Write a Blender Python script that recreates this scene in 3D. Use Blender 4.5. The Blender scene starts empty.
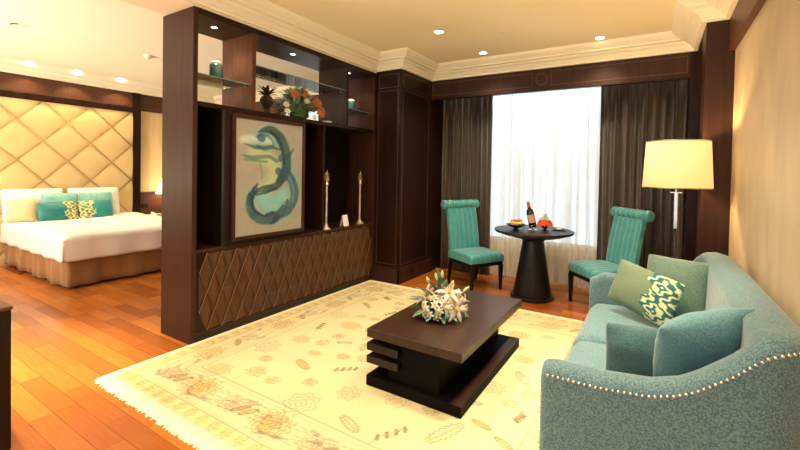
import bpy, bmesh, math, random
import numpy as np
from mathutils import Vector, Matrix
random.seed(7); rng = np.random.RandomState(5)
S = bpy.context.scene
COL = S.collection
PI = math.pi

# ------------------------------------------------------------------ materials
def nodes(m):
    m.use_nodes = True
    return m.node_tree.nodes, m.node_tree.links
def setin(n, k, v):
    if k in n.inputs: n.inputs[k].default_value = v
def mat(name, c, rough=.5, metal=0, var=None, vscale=8, stretch=(1,1,1), bump=0, bscale=60, coat=0, spec=.5, sheen=0,
        trans=0, emit=None, estr=0, attr=None, detail=4, alpha=None, ior=None):
    m = bpy.data.materials.new(name); N, L = nodes(m)
    b = N['Principled BSDF']
    b.inputs['Base Color'].default_value = (*c, 1)
    b.inputs['Roughness'].default_value = rough; b.inputs['Metallic'].default_value = metal
    setin(b, 'Specular IOR Level', spec); setin(b, 'Coat Weight', coat); setin(b, 'Coat Roughness', .08)
    setin(b, 'Sheen Weight', sheen); setin(b, 'Transmission Weight', trans)
    if ior: setin(b, 'IOR', ior)
    if emit: setin(b, 'Emission Color', (*emit, 1)); setin(b, 'Emission Strength', estr)
    if alpha is not None: setin(b, 'Alpha', alpha)
    tc = N.new('ShaderNodeTexCoord'); mp = N.new('ShaderNodeMapping'); mp.inputs['Scale'].default_value = stretch
    L.new(tc.outputs['Object'], mp.inputs[0])
    if attr:
        a = N.new('ShaderNodeVertexColor'); a.layer_name = attr
        L.new(a.outputs[0], b.inputs['Base Color'])
    if var:
        t = N.new('ShaderNodeTexNoise'); t.inputs['Scale'].default_value = vscale; t.inputs['Detail'].default_value = detail
        L.new(mp.outputs[0], t.inputs['Vector'])
        r = N.new('ShaderNodeValToRGB'); r.color_ramp.elements[0].position = .35; r.color_ramp.elements[1].position = .65
        r.color_ramp.elements[0].color = (*c, 1); r.color_ramp.elements[1].color = (*var, 1)
        L.new(t.outputs[0], r.inputs[0])
        if attr:
            mx = N.new('ShaderNodeMixRGB'); mx.blend_type = 'MULTIPLY'; mx.inputs[0].default_value = 1
            L.new(a.outputs[0], mx.inputs[1]); L.new(r.outputs[0], mx.inputs[2]); L.new(mx.outputs[0], b.inputs['Base Color'])
        else: L.new(r.outputs[0], b.inputs['Base Color'])
    if bump:
        t2 = N.new('ShaderNodeTexNoise'); t2.inputs['Scale'].default_value = bscale; t2.inputs['Detail'].default_value = 3
        L.new(mp.outputs[0], t2.inputs['Vector'])
        bp = N.new('ShaderNodeBump'); bp.inputs['Strength'].default_value = bump; bp.inputs['Distance'].default_value = .01
        L.new(t2.outputs[0], bp.inputs['Height']); L.new(bp.outputs[0], b.inputs['Normal'])
    return m
def floor_mat():
    m = bpy.data.materials.new('parquet'); N, L = nodes(m); b = N['Principled BSDF']
    tc = N.new('ShaderNodeTexCoord')
    br = N.new('ShaderNodeTexBrick'); br.inputs['Scale'].default_value = 1
    br.inputs['Brick Width'].default_value = .62; br.inputs['Row Height'].default_value = .115
    br.inputs['Mortar Size'].default_value = .0012; br.inputs['Mortar Smooth'].default_value = .2
    br.inputs['Bias'].default_value = -.1; br.offset = .37; br.offset_frequency = 3
    br.inputs['Color1'].default_value = (.56, .18, .028, 1); br.inputs['Color2'].default_value = (.29, .072, .011, 1)
    br.inputs['Mortar'].default_value = (.10, .02, .006, 1)
    L.new(tc.outputs['Object'], br.inputs['Vector'])
    mp = N.new('ShaderNodeMapping'); mp.inputs['Scale'].default_value = (2, 30, 1); L.new(tc.outputs['Object'], mp.inputs[0])
    n = N.new('ShaderNodeTexNoise'); n.inputs['Scale'].default_value = 2.2; n.inputs['Detail'].default_value = 6
    L.new(mp.outputs[0], n.inputs['Vector'])
    r = N.new('ShaderNodeValToRGB'); r.color_ramp.elements[0].color = (.72,.66,.6,1); r.color_ramp.elements[1].color = (1.15,1.2,1.2,1)
    L.new(n.outputs[0], r.inputs[0])
    mx = N.new('ShaderNodeMixRGB'); mx.blend_type = 'MULTIPLY'; mx.inputs[0].default_value = 1
    L.new(br.outputs[0], mx.inputs[1]); L.new(r.outputs[0], mx.inputs[2]); L.new(mx.outputs[0], b.inputs['Base Color'])
    b.inputs['Roughness'].default_value = .22; setin(b, 'Specular IOR Level', .45)
    bp = N.new('ShaderNodeBump'); bp.inputs['Strength'].default_value = .06; L.new(n.outputs[0], bp.inputs['Height']); L.new(bp.outputs[0], b.inputs['Normal'])
    return m
def sheer_mat():
    m = bpy.data.materials.new('sheer'); N, L = nodes(m)
    N.remove(N['Principled BSDF']); out = N['Material Output']
    tr = N.new('ShaderNodeBsdfTranslucent'); tr.inputs[0].default_value = (.93,.95,.95,1)
    df = N.new('ShaderNodeBsdfDiffuse'); df.inputs[0].default_value = (.9,.86,.78,1)
    tp = N.new('ShaderNodeBsdfTransparent'); tp.inputs[0].default_value = (.97,.98,1,1)
    a = N.new('ShaderNodeMixShader'); a.inputs[0].default_value = .5; L.new(tr.outputs[0], a.inputs[1]); L.new(df.outputs[0], a.inputs[2])
    c = N.new('ShaderNodeMixShader'); c.inputs[0].default_value = .30; L.new(a.outputs[0], c.inputs[1]); L.new(tp.outputs[0], c.inputs[2])
    tc = N.new('ShaderNodeTexCoord'); mp = N.new('ShaderNodeMapping'); mp.inputs['Scale'].default_value = (9, 1, .12)
    n = N.new('ShaderNodeTexNoise'); n.inputs['Scale'].default_value = 2.2; n.inputs['Detail'].default_value = 4
    L.new(tc.outputs['Object'], mp.inputs[0]); L.new(mp.outputs[0], n.inputs['Vector'])
    r = N.new('ShaderNodeMapRange'); r.inputs[1].default_value = .38; r.inputs[2].default_value = .62; r.inputs[3].default_value = .10; r.inputs[4].default_value = .60
    L.new(n.outputs[0], r.inputs[0]); L.new(r.outputs[0], c.inputs[0])
    L.new(c.outputs[0], out.inputs[0]); return m
def glass_mat(name, tint=(.9,.97,.94), rough=0.0):
    m = bpy.data.materials.new(name); N, L = nodes(m)
    N.remove(N['Principled BSDF']); out = N['Material Output']
    tp = N.new('ShaderNodeBsdfTransparent'); tp.inputs[0].default_value = (*tint, 1)
    gl = N.new('ShaderNodeBsdfGlossy'); gl.inputs['Roughness'].default_value = rough
    fr = N.new('ShaderNodeFresnel'); fr.inputs[0].default_value = 1.5
    c = N.new('ShaderNodeMixShader'); L.new(fr.outputs[0], c.inputs[0]); L.new(tp.outputs[0], c.inputs[1]); L.new(gl.outputs[0], c.inputs[2])
    L.new(c.outputs[0], out.inputs[0]); return m

M = {}
M['floor'] = floor_mat()
M['wood'] = mat('dark_wood', (.014,.0055,.0035), .32, var=(.026,.010,.0055), vscale=3, stretch=(9,9,.7), spec=.2)
M['wood_side'] = mat('dark_wood_facing', (.034,.013,.0075), .42, var=(.048,.0195,.0115), vscale=3, stretch=(9,9,.7), spec=.2)
M['wood_in'] = mat('red_brown_wood', (.085,.026,.010), .4, var=(.115,.038,.015), vscale=3, stretch=(9,9,.7), spec=.25)
M['wood_dia'] = mat('walnut_wood', (.055,.022,.008), .27, var=(.085,.036,.014), vscale=3, stretch=(6,6,1), spec=.4)
M['espresso'] = mat('espresso_wood', (.007,.004,.003), .3, var=(.012,.006,.004), vscale=3, stretch=(9,1.5,1), spec=.3)
M['espresso_top'] = mat('espresso_top', (.026,.011,.006), .34, var=(.042,.018,.010), vscale=3, stretch=(12,1,1), spec=.35)
M['black'] = mat('black_lacquer', (.006,.005,.004), .38, spec=.35)
M['black_matt'] = mat('black_stained_wood', (.003,.002,.002), .6, spec=.08)
M['frieze_l'] = mat('mahogany', (.07,.022,.009), .4, var=(.10,.032,.012), vscale=3, stretch=(9,.8,9))
M['inlay'] = mat('inlay_line', (.085,.050,.026), .5)
M['ridge'] = mat('ridge_highlight_tan', (.24,.16,.09), .4)  # tan for the highlights painted along the diamond edges
M['ceil'] = mat('ceiling_paint', (.90,.77,.52), .8, bump=.02, bscale=30)
M['ceil_bed'] = mat('ceiling_paint_bedroom', (.88,.86,.72), .8, bump=.02, bscale=30)
M['crown'] = mat('crown_paint', (.88,.80,.62), .6)
M['wallpaper'] = mat('wallpaper', (.52,.42,.27), .55, var=(.66,.54,.36), vscale=3.5, stretch=(1,1,.5), bump=.25, bscale=22)
M['wallpaper_bed'] = mat('wallpaper_bedroom', (.72,.52,.24), .6, var=(.80,.60,.30), vscale=6, stretch=(1,3,.4))
M['leather'] = mat('cream_leather', (.72,.53,.24), .38, bump=.04, bscale=90)
M['seam'] = mat('seam_shade', (.46,.30,.11), .5)  # darker tan, paints the shade of the tufting creases
M['curtain'] = mat('brown_curtain', (.018,.012,.008), .36, var=(.075,.046,.022), vscale=4, stretch=(4,1,.15), sheen=.4)  # lighter vertical streaks put the folds' golden highlights into the colour
M['sheer'] = sheer_mat()
M['glass'] = glass_mat('shelf_glass', (.80,.93,.87))
M['pane'] = glass_mat('window_glass', (.97,.99,1))
M['glass_edge'] = mat('glass_edge', (.10,.26,.20), .1, coat=.6)
M['chrome'] = mat('chrome', (.75,.72,.68), .15, 1)
M['teal'] = mat('teal_satin', (.025,.23,.25), .38, var=(.042,.31,.32), vscale=14, stretch=(1,6,1), sheen=.5, bump=.05, bscale=200)
M['sofa'] = mat('sofa_tweed', (.04,.115,.15), .85, var=(.15,.27,.29), vscale=150, bump=.3, bscale=260, sheen=.3, detail=2)
M['pillow_g'] = mat('green_linen', (.085,.155,.12), .85, var=(.17,.27,.21), vscale=170, bump=.3, bscale=260, sheen=.3, detail=2)
M['pillow_b'] = mat('blue_linen', (.07,.20,.24), .85, var=(.14,.31,.35), vscale=150, bump=.3, bscale=260, sheen=.3, detail=2)
M['pillow_d'] = mat('slate_linen', (.022,.075,.09), .85, var=(.05,.13,.15), vscale=150, bump=.3, bscale=260, sheen=.3, detail=2)
M['ikat'] = mat('ikat_linen', (.8,.8,.8), .85, var=(1,1,1), vscale=150, attr='Col', bump=.3, bscale=240)
M['bed_teal'] = mat('teal_silk', (.8,.8,.8), .4, var=(1,1,1), vscale=30, attr='Col')
M['teal_light'] = mat('pale_teal_silk', (.16,.42,.38), .4, var=(.24,.52,.47), vscale=20)
M['white'] = mat('white_cotton', (.86,.83,.76), .8, bump=.1, bscale=12)
M['cream_pillow'] = mat('cream_cotton', (.80,.68,.42), .8)
M['skirt'] = mat('gold_satin', (.26,.13,.04), .35, var=(.36,.19,.065), vscale=3, stretch=(1,1,.3), sheen=.3)
M['rug'] = mat('rug_wool', (.93,.93,.93), .95, var=(1,1,1), vscale=70, attr='Col', bump=.15, bscale=300)
M['fringe'] = mat('fringe_cotton', (.82,.76,.58), .9)
M['art'] = mat('art_paint', (.95,.95,.95), .6, var=(1,1,1), vscale=20, attr='Col')
M['nail'] = mat('nickel_nail', (.8,.78,.7), .25, 1)
M['shade'] = mat('lamp_shade_fabric', (.75,.60,.36), .8, emit=(1,.58,.20), estr=.5)
M['shade2'] = mat('lamp_shade_white', (.95,.9,.8), .8, emit=(1,.85,.55), estr=2.0)
M['bulb'] = mat('downlight_lens', (1,1,1), .5, emit=(1,.93,.78), estr=14)
M['whitepl'] = mat('white_plastic', (.82,.78,.66), .4)
M['darkmet'] = mat('dark_metal', (.03,.03,.03), .35, .8)
M['leaf'] = mat('green_leaf', (.03,.09,.03), .5, var=(.09,.18,.07), vscale=25)
M['leaf2'] = mat('sage_leaf', (.09,.18,.11), .5, var=(.22,.32,.22), vscale=25)
M['leaf3'] = mat('frosted_leaf', (.22,.34,.26), .6, var=(.40,.46,.36), vscale=40)
M['petal'] = mat('white_petal', (.62,.60,.52), .6)
M['petal_p'] = mat('blush_petal', (.52,.38,.32), .6, var=(.60,.52,.44), vscale=30)
M['yellow'] = mat('yellow_stamen', (.75,.48,.05), .6)
M['bud'] = mat('green_bud', (.50,.55,.25), .6)
M['orange'] = mat('orange_bloom', (.42,.10,.02), .6, var=(.58,.18,.04), vscale=50)
M['red'] = mat('red_fruit', (.45,.05,.02), .35)
M['banana'] = mat('banana_skin', (.85,.62,.10), .5)
M['redbloom'] = mat('red_orange_bloom', (.75,.10,.02), .6)
M['jar'] = mat('teal_glaze', (.05,.20,.26), .2, var=(.20,.42,.46), vscale=9, coat=.5)
M['bottle'] = mat('dark_bottle', (.015,.008,.006), .12, coat=.5)
M['label'] = mat('bottle_paper', (.60,.36,.22), .6)
M['gold'] = mat('antique_gold', (.62,.46,.26), .3, .9)
M['pewter'] = mat('aged_silver', (.62,.52,.40), .4, .6)
M['seed'] = mat('dark_pod', (.035,.018,.012), .5)
M['daylight_wall'] = mat('plaster', (.75,.68,.52), .8)

# ------------------------------------------------------------------ mesh helpers
def link(name, me, m, parent=None, smooth=False, local=False):
    o = bpy.data.objects.new(name, me); COL.objects.link(o)
    if m is not None:
        for x in (m if isinstance(m, (list, tuple)) else [m]): me.materials.append(x)
    if smooth:
        for p in me.polygons: p.use_smooth = True
    if parent is not None:
        o.parent = parent
        if not local:
            t = Vector((0,0,0)); q = parent
            while q is not None: t += q.location; q = q.parent
            o.location = -t
    return o
def obj(name, bm, m, parent=None, smooth=False, local=False, recalc=True):
    if recalc: bmesh.ops.recalc_face_normals(bm, faces=bm.faces)
    me = bpy.data.meshes.new(name); bm.to_mesh(me); bm.free()
    o = link(name, me, m, parent, False, local)
    if smooth:
        for p in me.polygons: p.use_smooth = True
        if smooth == 'auto':
            bb = bmesh.new(); bb.from_mesh(me)
            for e in bb.edges:
                if len(e.link_faces) == 2 and e.calc_face_angle(0) > math.radians(38): e.smooth = False
            bb.to_mesh(me); bb.free()
    return o
def tag(o, label=None, cat=None, group=None, kind=None):
    if label: o['label'] = label
    if cat: o['category'] = cat
    if group: o['group'] = group
    if kind: o['kind'] = kind
    return o
def thing(name, label, cat, loc=(0,0,0), rz=0, group=None):
    o = bpy.data.objects.new(name, None); COL.objects.link(o)
    o.location = loc; o.rotation_euler = (0,0,rz); o.empty_display_size = .1
    return tag(o, label, cat, group)
def struct(o): o['kind'] = 'structure'; return o
def copy_tree(o, parent=None):
    c = o.copy(); COL.objects.link(c)
    if parent: c.parent = parent; c.matrix_parent_inverse = o.matrix_parent_inverse.copy()
    for ch in list(o.children): copy_tree(ch, c)
    return c
NB = bmesh.new
def box(bm, x0, x1, y0, y1, z0, z1, bev=0, seg=2):
    v = [bm.verts.new((x,y,z)) for x in (x0,x1) for y in (y0,y1) for z in (z0,z1)]
    fs = [bm.faces.new([v[i] for i in f]) for f in ((0,1,3,2),(4,6,7,5),(0,4,5,1),(2,3,7,6),(0,2,6,4),(1,5,7,3))]
    if bev:
        es = list({e for f in fs for e in f.edges})
        bmesh.ops.bevel(bm, geom=es, offset=bev, segments=seg, affect='EDGES', profile=.5)
    return v
def bx(x0, x1, y0, y1, z0, z1, bev=0, seg=2):
    bm = NB(); box(bm, x0, x1, y0, y1, z0, z1, bev, seg); return bm
def lathe(bm, prof, cx=0, cy=0, cz=0, n=32, mtx=None):
    rings = []
    for r, z in prof:
        if r < 1e-5: p = [Vector((0,0,z))]
        else: p = [Vector((r*math.cos(2*PI*i/n), r*math.sin(2*PI*i/n), z)) for i in range(n)]
        rings.append([bm.verts.new((mtx @ q if mtx else q) + Vector((cx,cy,cz))) for q in p])
    for a, b in zip(rings, rings[1:]):
        for i in range(n):
            j = (i+1) % n
            if len(a) == 1 and len(b) == 1: continue
            if len(a) == 1: bm.faces.new((a[0], b[j], b[i]))
            elif len(b) == 1: bm.faces.new((a[i], a[j], b[0]))
            else: bm.faces.new((a[i], a[j], b[j], b[i]))
    return bm
def tube(bm, pts, r, n=8, caps=True):
    pts = [Vector(p) for p in pts]; rs = r if isinstance(r, (list, tuple)) else [r]*len(pts)
    rings = []
    up = Vector((0,0,1))
    for i, p in enumerate(pts):
        d = (pts[min(i+1, len(pts)-1)] - pts[max(i-1, 0)]).normalized()
        a = d.cross(up)
        if a.length < .1: a = d.cross(Vector((1,0,0)))
        a.normalize(); b = d.cross(a)
        rings.append([bm.verts.new(p + rs[i]*(a*math.cos(2*PI*k/n) + b*math.sin(2*PI*k/n))) for k in range(n)])
    for a, b in zip(rings, rings[1:]):
        for k in range(n): bm.faces.new((a[k], a[(k+1)%n], b[(k+1)%n], b[k]))
    if caps: bm.faces.new(rings[0][::-1]); bm.faces.new(rings[-1])
    return bm
def loft(bm, rings, closed=True, caps=True):
    R = [[bm.verts.new(p) for p in r] for r in rings]; n = len(R[0])
    for a, b in zip(R, R[1:]):
        for k in range(n if closed else n-1):
            bm.faces.new((a[k], a[(k+1)%n], b[(k+1)%n], b[k]))
    if caps: bm.faces.new(R[0][::-1]); bm.faces.new(R[-1])
    return bm
def ball(bm, c, r, sx=1, sy=1, sz=1, sub=2):
    mt = Matrix.Translation(c) @ Matrix.Diagonal((sx, sy, sz, 1))
    bmesh.ops.create_icosphere(bm, subdivisions=sub, radius=r, matrix=mt)
def npmesh(name, co, quads, col=None):
    me = bpy.data.meshes.new(name)
    me.vertices.add(len(co)); me.vertices.foreach_set('co', co.astype(np.float32).ravel())
    nq = len(quads); me.loops.add(nq*4); me.polygons.add(nq)
    me.loops.foreach_set('vertex_index', quads.astype(np.int32).ravel())
    me.polygons.foreach_set('loop_start', np.arange(0, nq*4, 4, dtype=np.int32))
    me.update(calc_edges=True)
    if col is not None:
        ca = me.color_attributes.new('Col', 'FLOAT_COLOR', 'POINT')
        ca.data.foreach_set('color', np.concatenate([col, np.ones((len(col),1))], 1).astype(np.float32).ravel())
    me.validate()
    return me
def grid_quads(nu, nv, off=0):
    i, j = np.meshgrid(np.arange(nu-1), np.arange(nv-1), indexing='ij')
    a = i*nv + j
    return np.stack([a, a+nv, a+nv+1, a+1], -1).reshape(-1, 4) + off

# ------------------------------------------------------------------ key dimensions
ZF = 2.87; ZC = 3.05
XW = .56            # right wall
YW = 5.2            # window frieze plane
XD0, XD1 = -3.825, -3.34   # divider
YD0, YD1 = 1.875, 4.385
XH = -8.40          # headboard wall
# ------------------------------------------------------------------ shell
struct(obj('floor', bx(-8.6, .7, -2.5, 5.9, -.1, 0), M['floor']))
struct(obj('ceiling', bx(-3.55, .7, -2.5, 5.9, ZC, ZC+.1), M['ceil']))
struct(obj('ceiling', bx(-8.6, -3.55, -2.5, 5.9, ZC, ZC+.1), M['ceil_bed']))
struct(obj('wall_right', bx(XW, XW+.14, -2.5, 5.9, 0, ZC), M['wallpaper']))
struct(obj('wall_left', bx(XH-.2, XH, -2.5, 5.9, 0, ZC), M['wallpaper_bed']))
def window_wall(n, x0, x1, wx0, wx1, zs, zt):
    bm = NB(); y0, y1 = 5.62, 5.76
    box(bm, x0, wx0, y0, y1, 0, ZC); box(bm, wx1, x1, y0, y1, 0, ZC)
    box(bm, wx0, wx1, y0, y1, 0, zs); box(bm, wx0, wx1, y0, y1, zt, ZC)
    struct(obj('wall_back', bm, M['daylight_wall']))
    w = struct(thing('window_%d' % n, None, None, ((wx0+wx1)/2, 5.69, zs)))
    bm = NB(); f = .05
    box(bm, wx0, wx0+f, 5.66, 5.73, zs, zt); box(bm, wx1-f, wx1, 5.66, 5.73, zs, zt)
    box(bm, wx0+f, wx1-f, 5.66, 5.73, zs, zs+f); box(bm, wx0+f, wx1-f, 5.66, 5.73, zt-f, zt)
    obj('window_frame', bm, M['whitepl'], w)
    obj('window_pane', bx(wx0+f, wx1-f, 5.69, 5.695, zs+f, zt-f), M['pane'], w)
window_wall(1, -3.6, XW, -2.45, -.25, .52, 2.78)
window_wall(2, XH, -3.6, -6.6, -4.9, .52, 2.78)

# pier on the left of the window, column on the right
struct(obj('wall_partition', bx(-3.95, -2.93, YD1+.005, 5.62, 0, ZF), M['wood']))
pier = bpy.data.objects['wall_partition']
def strip(bm, ax, c, a0, a1, z0, z1, w=.006, t=.003, sgn=1):
    # rectangular outline of thin inlay; ax 'x' plane X=c spanning Y a0..a1, 'y' plane Y=c spanning X
    for (p0, p1, q0, q1) in ((a0,a1,z0,z0+w),(a0,a1,z1-w,z1),(a0,a0+w,z0,z1),(a1-w,a1,z0,z1)):
        lo, hi = (c, c+t*sgn) if sgn > 0 else (c-t, c)
        if ax == 'x': box(bm, lo, hi, p0, p1, q0, q1)
        else: box(bm, p0, p1, lo, hi, q0, q1)
bm = NB()
strip(bm, 'x', -2.93, YD1+.05, YW-.06, .25, 2.60); strip(bm, 'x', -2.93, YD1+.05, YW-.06, 2.64, 2.82)
strip(bm, 'y', YD1+.005, -3.30, -2.97, .25, 2.60, sgn=-1); strip(bm, 'y', YD1+.005, -3.30, -2.97, 2.64, 2.82, sgn=-1)
obj('inlay_outline', bm, M['inlay'], pier)
bm = NB(); box(bm, -3.335, -2.905, YD1-.02, YD1+.004, 0, .19, .004); box(bm, -2.929, -2.905, YD1-.02, YW+.1, 0, .19, .004)
box(bm, -3.335, -2.915, YD1-.012, YD1+.004, .19, .215, .004); box(bm, -2.929, -2.915, YD1-.012, YW+.1, .19, .215, .004)
bb = struct(obj('baseboard_left', bm, M['wood_side']))
so = tag(thing('power_socket', 'black power socket in the wooden baseboard left of the window', 'socket', (-2.904, 4.72, .115)), None)
obj('cover_plate', bx(-2.905, -2.899, 4.68, 4.76, .075, .155, .003), M['black'], so)
bm = NB(); lathe(bm, [(0,.002),(.02,.002),(.022,.004),(.026,.004)], n=16, mtx=Matrix.Rotation(PI/2, 3, 'Y')); bmesh.ops.translate(bm, verts=bm.verts, vec=(-2.9,4.72,.115))
obj('socket_ring', bm, M['darkmet'], so)
col = struct(obj('wall_column', bx(.353, XW, 4.29, 4.62, 0, ZF), M['wood_side']))
struct(obj('wall_column', bx(.30, XW, 5.2, 5.6, 0, ZF), M['wood']))

# friezes with inlay lines
def frieze(n, ax, c, a0, a1, z0, z1, m, mid=None, th=.05, sgn=-1, extra=None):
    bm = NB()
    if ax == 'y': box(bm, a0, a1, c, c+th, z0, z1, .004)
    else: box(bm, c-th, c, a0, a1, z0, z1, .004)
    o = struct(obj('trim_%d' % n, bm, m))
    bm = NB(); g = .03; zz0, zz1 = z0+.05, z1-.04
    r = (zz1-zz0)*.42; zm = (zz0+zz1)/2
    spans = [(a0+g, a1-g)] if mid is None else [(a0+g, mid-r*1.55), (mid+r*1.55, a1-g)]
    for s in spans: strip(bm, ax, c, s[0], s[1], zz0, zz1, sgn=sgn)
    if mid is not None:
        for rad, w in ((r, .006), (r*.86, .004)):
            n_ = 36
            for k in range(n_):
                a, b = 2*PI*k/n_, 2*PI*(k+1)/n_
                pts = [(rad*math.cos(a), rad*math.sin(a)), (rad*math.cos(b), rad*math.sin(b)), ((rad+w)*math.cos(b), (rad+w)*math.sin(b)), ((rad+w)*math.cos(a), (rad+w)*math.sin(a))]
                vs = []
                for dd in (0, .003*sgn):
                    vs.append([bm.verts.new((c+dd, mid+p, zm+q) if ax == 'x' else (mid+p, c+dd, zm+q)) for p, q in pts])
                bm.faces.new(vs[0]); bm.faces.new(vs[1])
                for i in range(4): bm.faces.new((vs[0][i], vs[0][(i+1)%4], vs[1][(i+1)%4], vs[1][i]))
    obj('inlay_outline', bm, M['inlay'], o)
    return o
frieze(1, 'y', YW, -2.93, .30, 2.60, ZF, M['wood_side'], mid=-1.30)
obj('lower_lip', bx(-2.93, .30, YW-.012, YW+.05, 2.585, 2.60, .003), M['wood'], bpy.data.objects['trim_1'])
frieze(2, 'x', XH+.06, -1.2, 3.58, 2.56, ZF, M['frieze_l'], mid=2.53, sgn=1, th=.06)
obj('lower_lip', bx(XH, XH+.10, -1.2, 3.58, 2.50, 2.60, .004), M['wood'], bpy.data.objects['trim_2'])
frieze(3, 'x', XH+.03, 3.70, 5.6, 2.56, ZF, M['frieze_l'], sgn=1, th=.03)
frieze(4, 'y', YW, XH+.03, -3.95, 2.60, ZF, M['frieze_l'])
struct(obj('trim_5', bx(XH, XH+.10, 3.58, 3.70, 0, ZF), M['wood']))
struct(obj('trim_6', bx(.513, XW, -2.5, 4.29, 2.60, ZF, .004), M['wood_in']))
# soffit above divider
struct(obj('trim_7', bx(-3.80, -3.345, -2.5, YD1+.9, ZF-.012, ZC), M['crown']))

# crown moulding
def crown(n, path, inside, m=M['crown'], prof=None, closed=False):
    prof = prof or [(0,ZF),(.035,ZF),(.035,ZF+.02),(.055,ZF+.035),(.075,ZF+.06),(.11,ZF+.075),(.12,ZF+.09),(.17,ZF+.095),(.17,ZF+.11),(.20,ZF+.125),(.235,ZF+.15),(.245,ZF+.165),(.245,ZC+.002),(0,ZC+.002)]
    pts = [Vector(p) for p in path]; rings = []
    for i, p in enumerate(pts):
        ns = []
        for a, b in ((i-1, i), (i, i+1)):
            if a < 0 or b >= len(pts): continue
            d = (pts[b]-pts[a]).normalized(); ns.append(Vector((d.y, -d.x))*inside)
        nn = ns[0] if len(ns) == 1 else (ns[0]+ns[1]) / (1 + ns[0].dot(ns[1]))
        rings.append([(p.x+nn.x*o, p.y+nn.y*o, z) for o, z in prof])
    bm = NB(); loft(bm, rings); return struct(obj('trim_%d' % n, bm, m))
crown(8, [(-3.345,-2.5),(-3.345,YD1),(-2.93,YD1),(-2.93,YW),(.30,YW),(.353,YW),(.353,4.29),(.513,4.29),(.513,-2.5)], 1)
crown(9, [(-3.80,-2.5),(-3.80,YW),(XH+.06,YW),(XH+.06,3.7),(XH+.06,-2.5)], -1,
      prof=[(0,ZF),(.03,ZF),(.05,ZF+.03),(.09,ZF+.06),(.10,ZF+.09),(.16,ZF+.12),(.17,ZC+.002),(0,ZC+.002)])

# ------------------------------------------------------------------ curtains
def pleat_sheet(name, x0, x1, y, z0, z1, m, n_pl, amp, seed, parent=None, nz=10, flare=0.):
    r = np.random.RandomState(seed); nx = n_pl*10+1
    u = np.linspace(0, 1, nx); z = np.linspace(0, 1, nz)
    ph = 2*PI*n_pl*u + .7*np.sin(2*PI*u*3.1+seed); am = amp*(.6+.4*np.sin(2*PI*u*2.3+seed*1.7)+.25*r.rand(nx))
    X = np.zeros((nx, nz)); Y = X.copy(); Z = X.copy()
    for k in range(nz):
        X[:,k] = x0 + (x1-x0)*u + amp*.25*np.cos(ph+k*.1)*(.5+z[k]) ; X[0,k] = x0; X[-1,k] = x1
        Y[:,k] = y + am*np.sin(ph + .25*math.sin(k*.7+seed))*(1 + flare*(1-z[k]))
        Z[:,k] = z0 + (z1-z0)*z[k]
    co = np.stack([X,Y,Z], -1).reshape(-1,3)
    o = link(name, npmesh(name, co, grid_quads(nx, nz)), m, parent, True)
    return o
def solid(o, t):
    md = o.modifiers.new('s', 'SOLIDIFY'); md.thickness = t; md.offset = 0
tag(pleat_sheet('drape', -2.90, -2.08, 5.515, .02, 2.66, M['curtain'], 8, .045, 1), 'dark brown pleated drape hanging left of the bright window', 'curtain', 'brown drapes')
solid(bpy.data.objects['drape'], .004)
d2 = tag(pleat_sheet('drape', -.62, .29, 5.515, .02, 2.66, M['curtain'], 9, .045, 4), 'dark brown pleated drape hanging right of the bright window behind the floor lamp', 'curtain', 'brown drapes'); solid(d2, .004)
s1 = tag(pleat_sheet('sheer_curtain', -2.2, -.5, 5.575, .03, 2.66, M['sheer'], 13, .026, 9), 'white sheer curtain glowing with daylight between the two living room drapes', 'curtain')
d3 = tag(pleat_sheet('drape', -7.5, -6.55, 5.515, .02, 2.66, M['curtain'], 8, .045, 6), 'brown bedroom drape on the headboard side of the bedroom window', 'curtain', 'bedroom drapes'); solid(d3, .004)
d4 = tag(pleat_sheet('drape', -4.95, -4.0, 5.515, .02, 2.66, M['curtain'], 8, .045, 8), 'brown bedroom drape beside the wall partition behind the room divider', 'curtain', 'bedroom drapes'); solid(d4, .004)
tag(pleat_sheet('sheer_curtain', -6.6, -4.9, 5.575, .03, 2.66, M['sheer'], 14, .022, 12), 'white sheer curtain of the bedroom window behind the room divider', 'curtain')

# ------------------------------------------------------------------ room divider
dv = thing('room_divider', 'tall dark wood room divider with open glass shelves above a diamond panelled base', 'room divider', ((XD0+XD1)/2, (YD0+YD1)/2, 0))
T = .04; ZB = 2.85
obj('end_panel', bx(XD0, XD1, YD0, YD0+T, 0, ZB, .002), M['wood_side'], dv)
obj('end_panel', bx(XD0, XD1, YD1-T, YD1, 0, ZB, .002), M['wood_side'], dv)
obj('top_board', bx(XD0, XD1, YD0+T, YD1-T, 2.80, ZB, .002), M['wood'], dv)
obj('middle_board', bx(XD0, XD1, YD0+T, YD1-T, 2.03, 2.07, .002), M['wood'], dv)
obj('upright', bx(XD0, XD1-.004, 2.44, 2.48, 2.07, 2.80, .002), M['wood_in'], dv)  # red-brown paints in the lit tone of this board; other uprights stay dark
obj('upright', bx(XD0, XD1-.004, 3.78, 3.82, 2.07, 2.80, .002), M['wood'], dv)
obj('upright', bx(XD0+.03, XD1-.01, 3.40, 3.425, .80, 2.03, .002), M['wood'], dv)
bm = NB(); box(bm, XD0, XD0+.03, YD0+T, 2.255, .80, 2.03); box(bm, XD0, XD0+.03, 2.31, YD1-T, .80, 2.03)
obj('back_board', bm, M['espresso'], dv)
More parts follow.
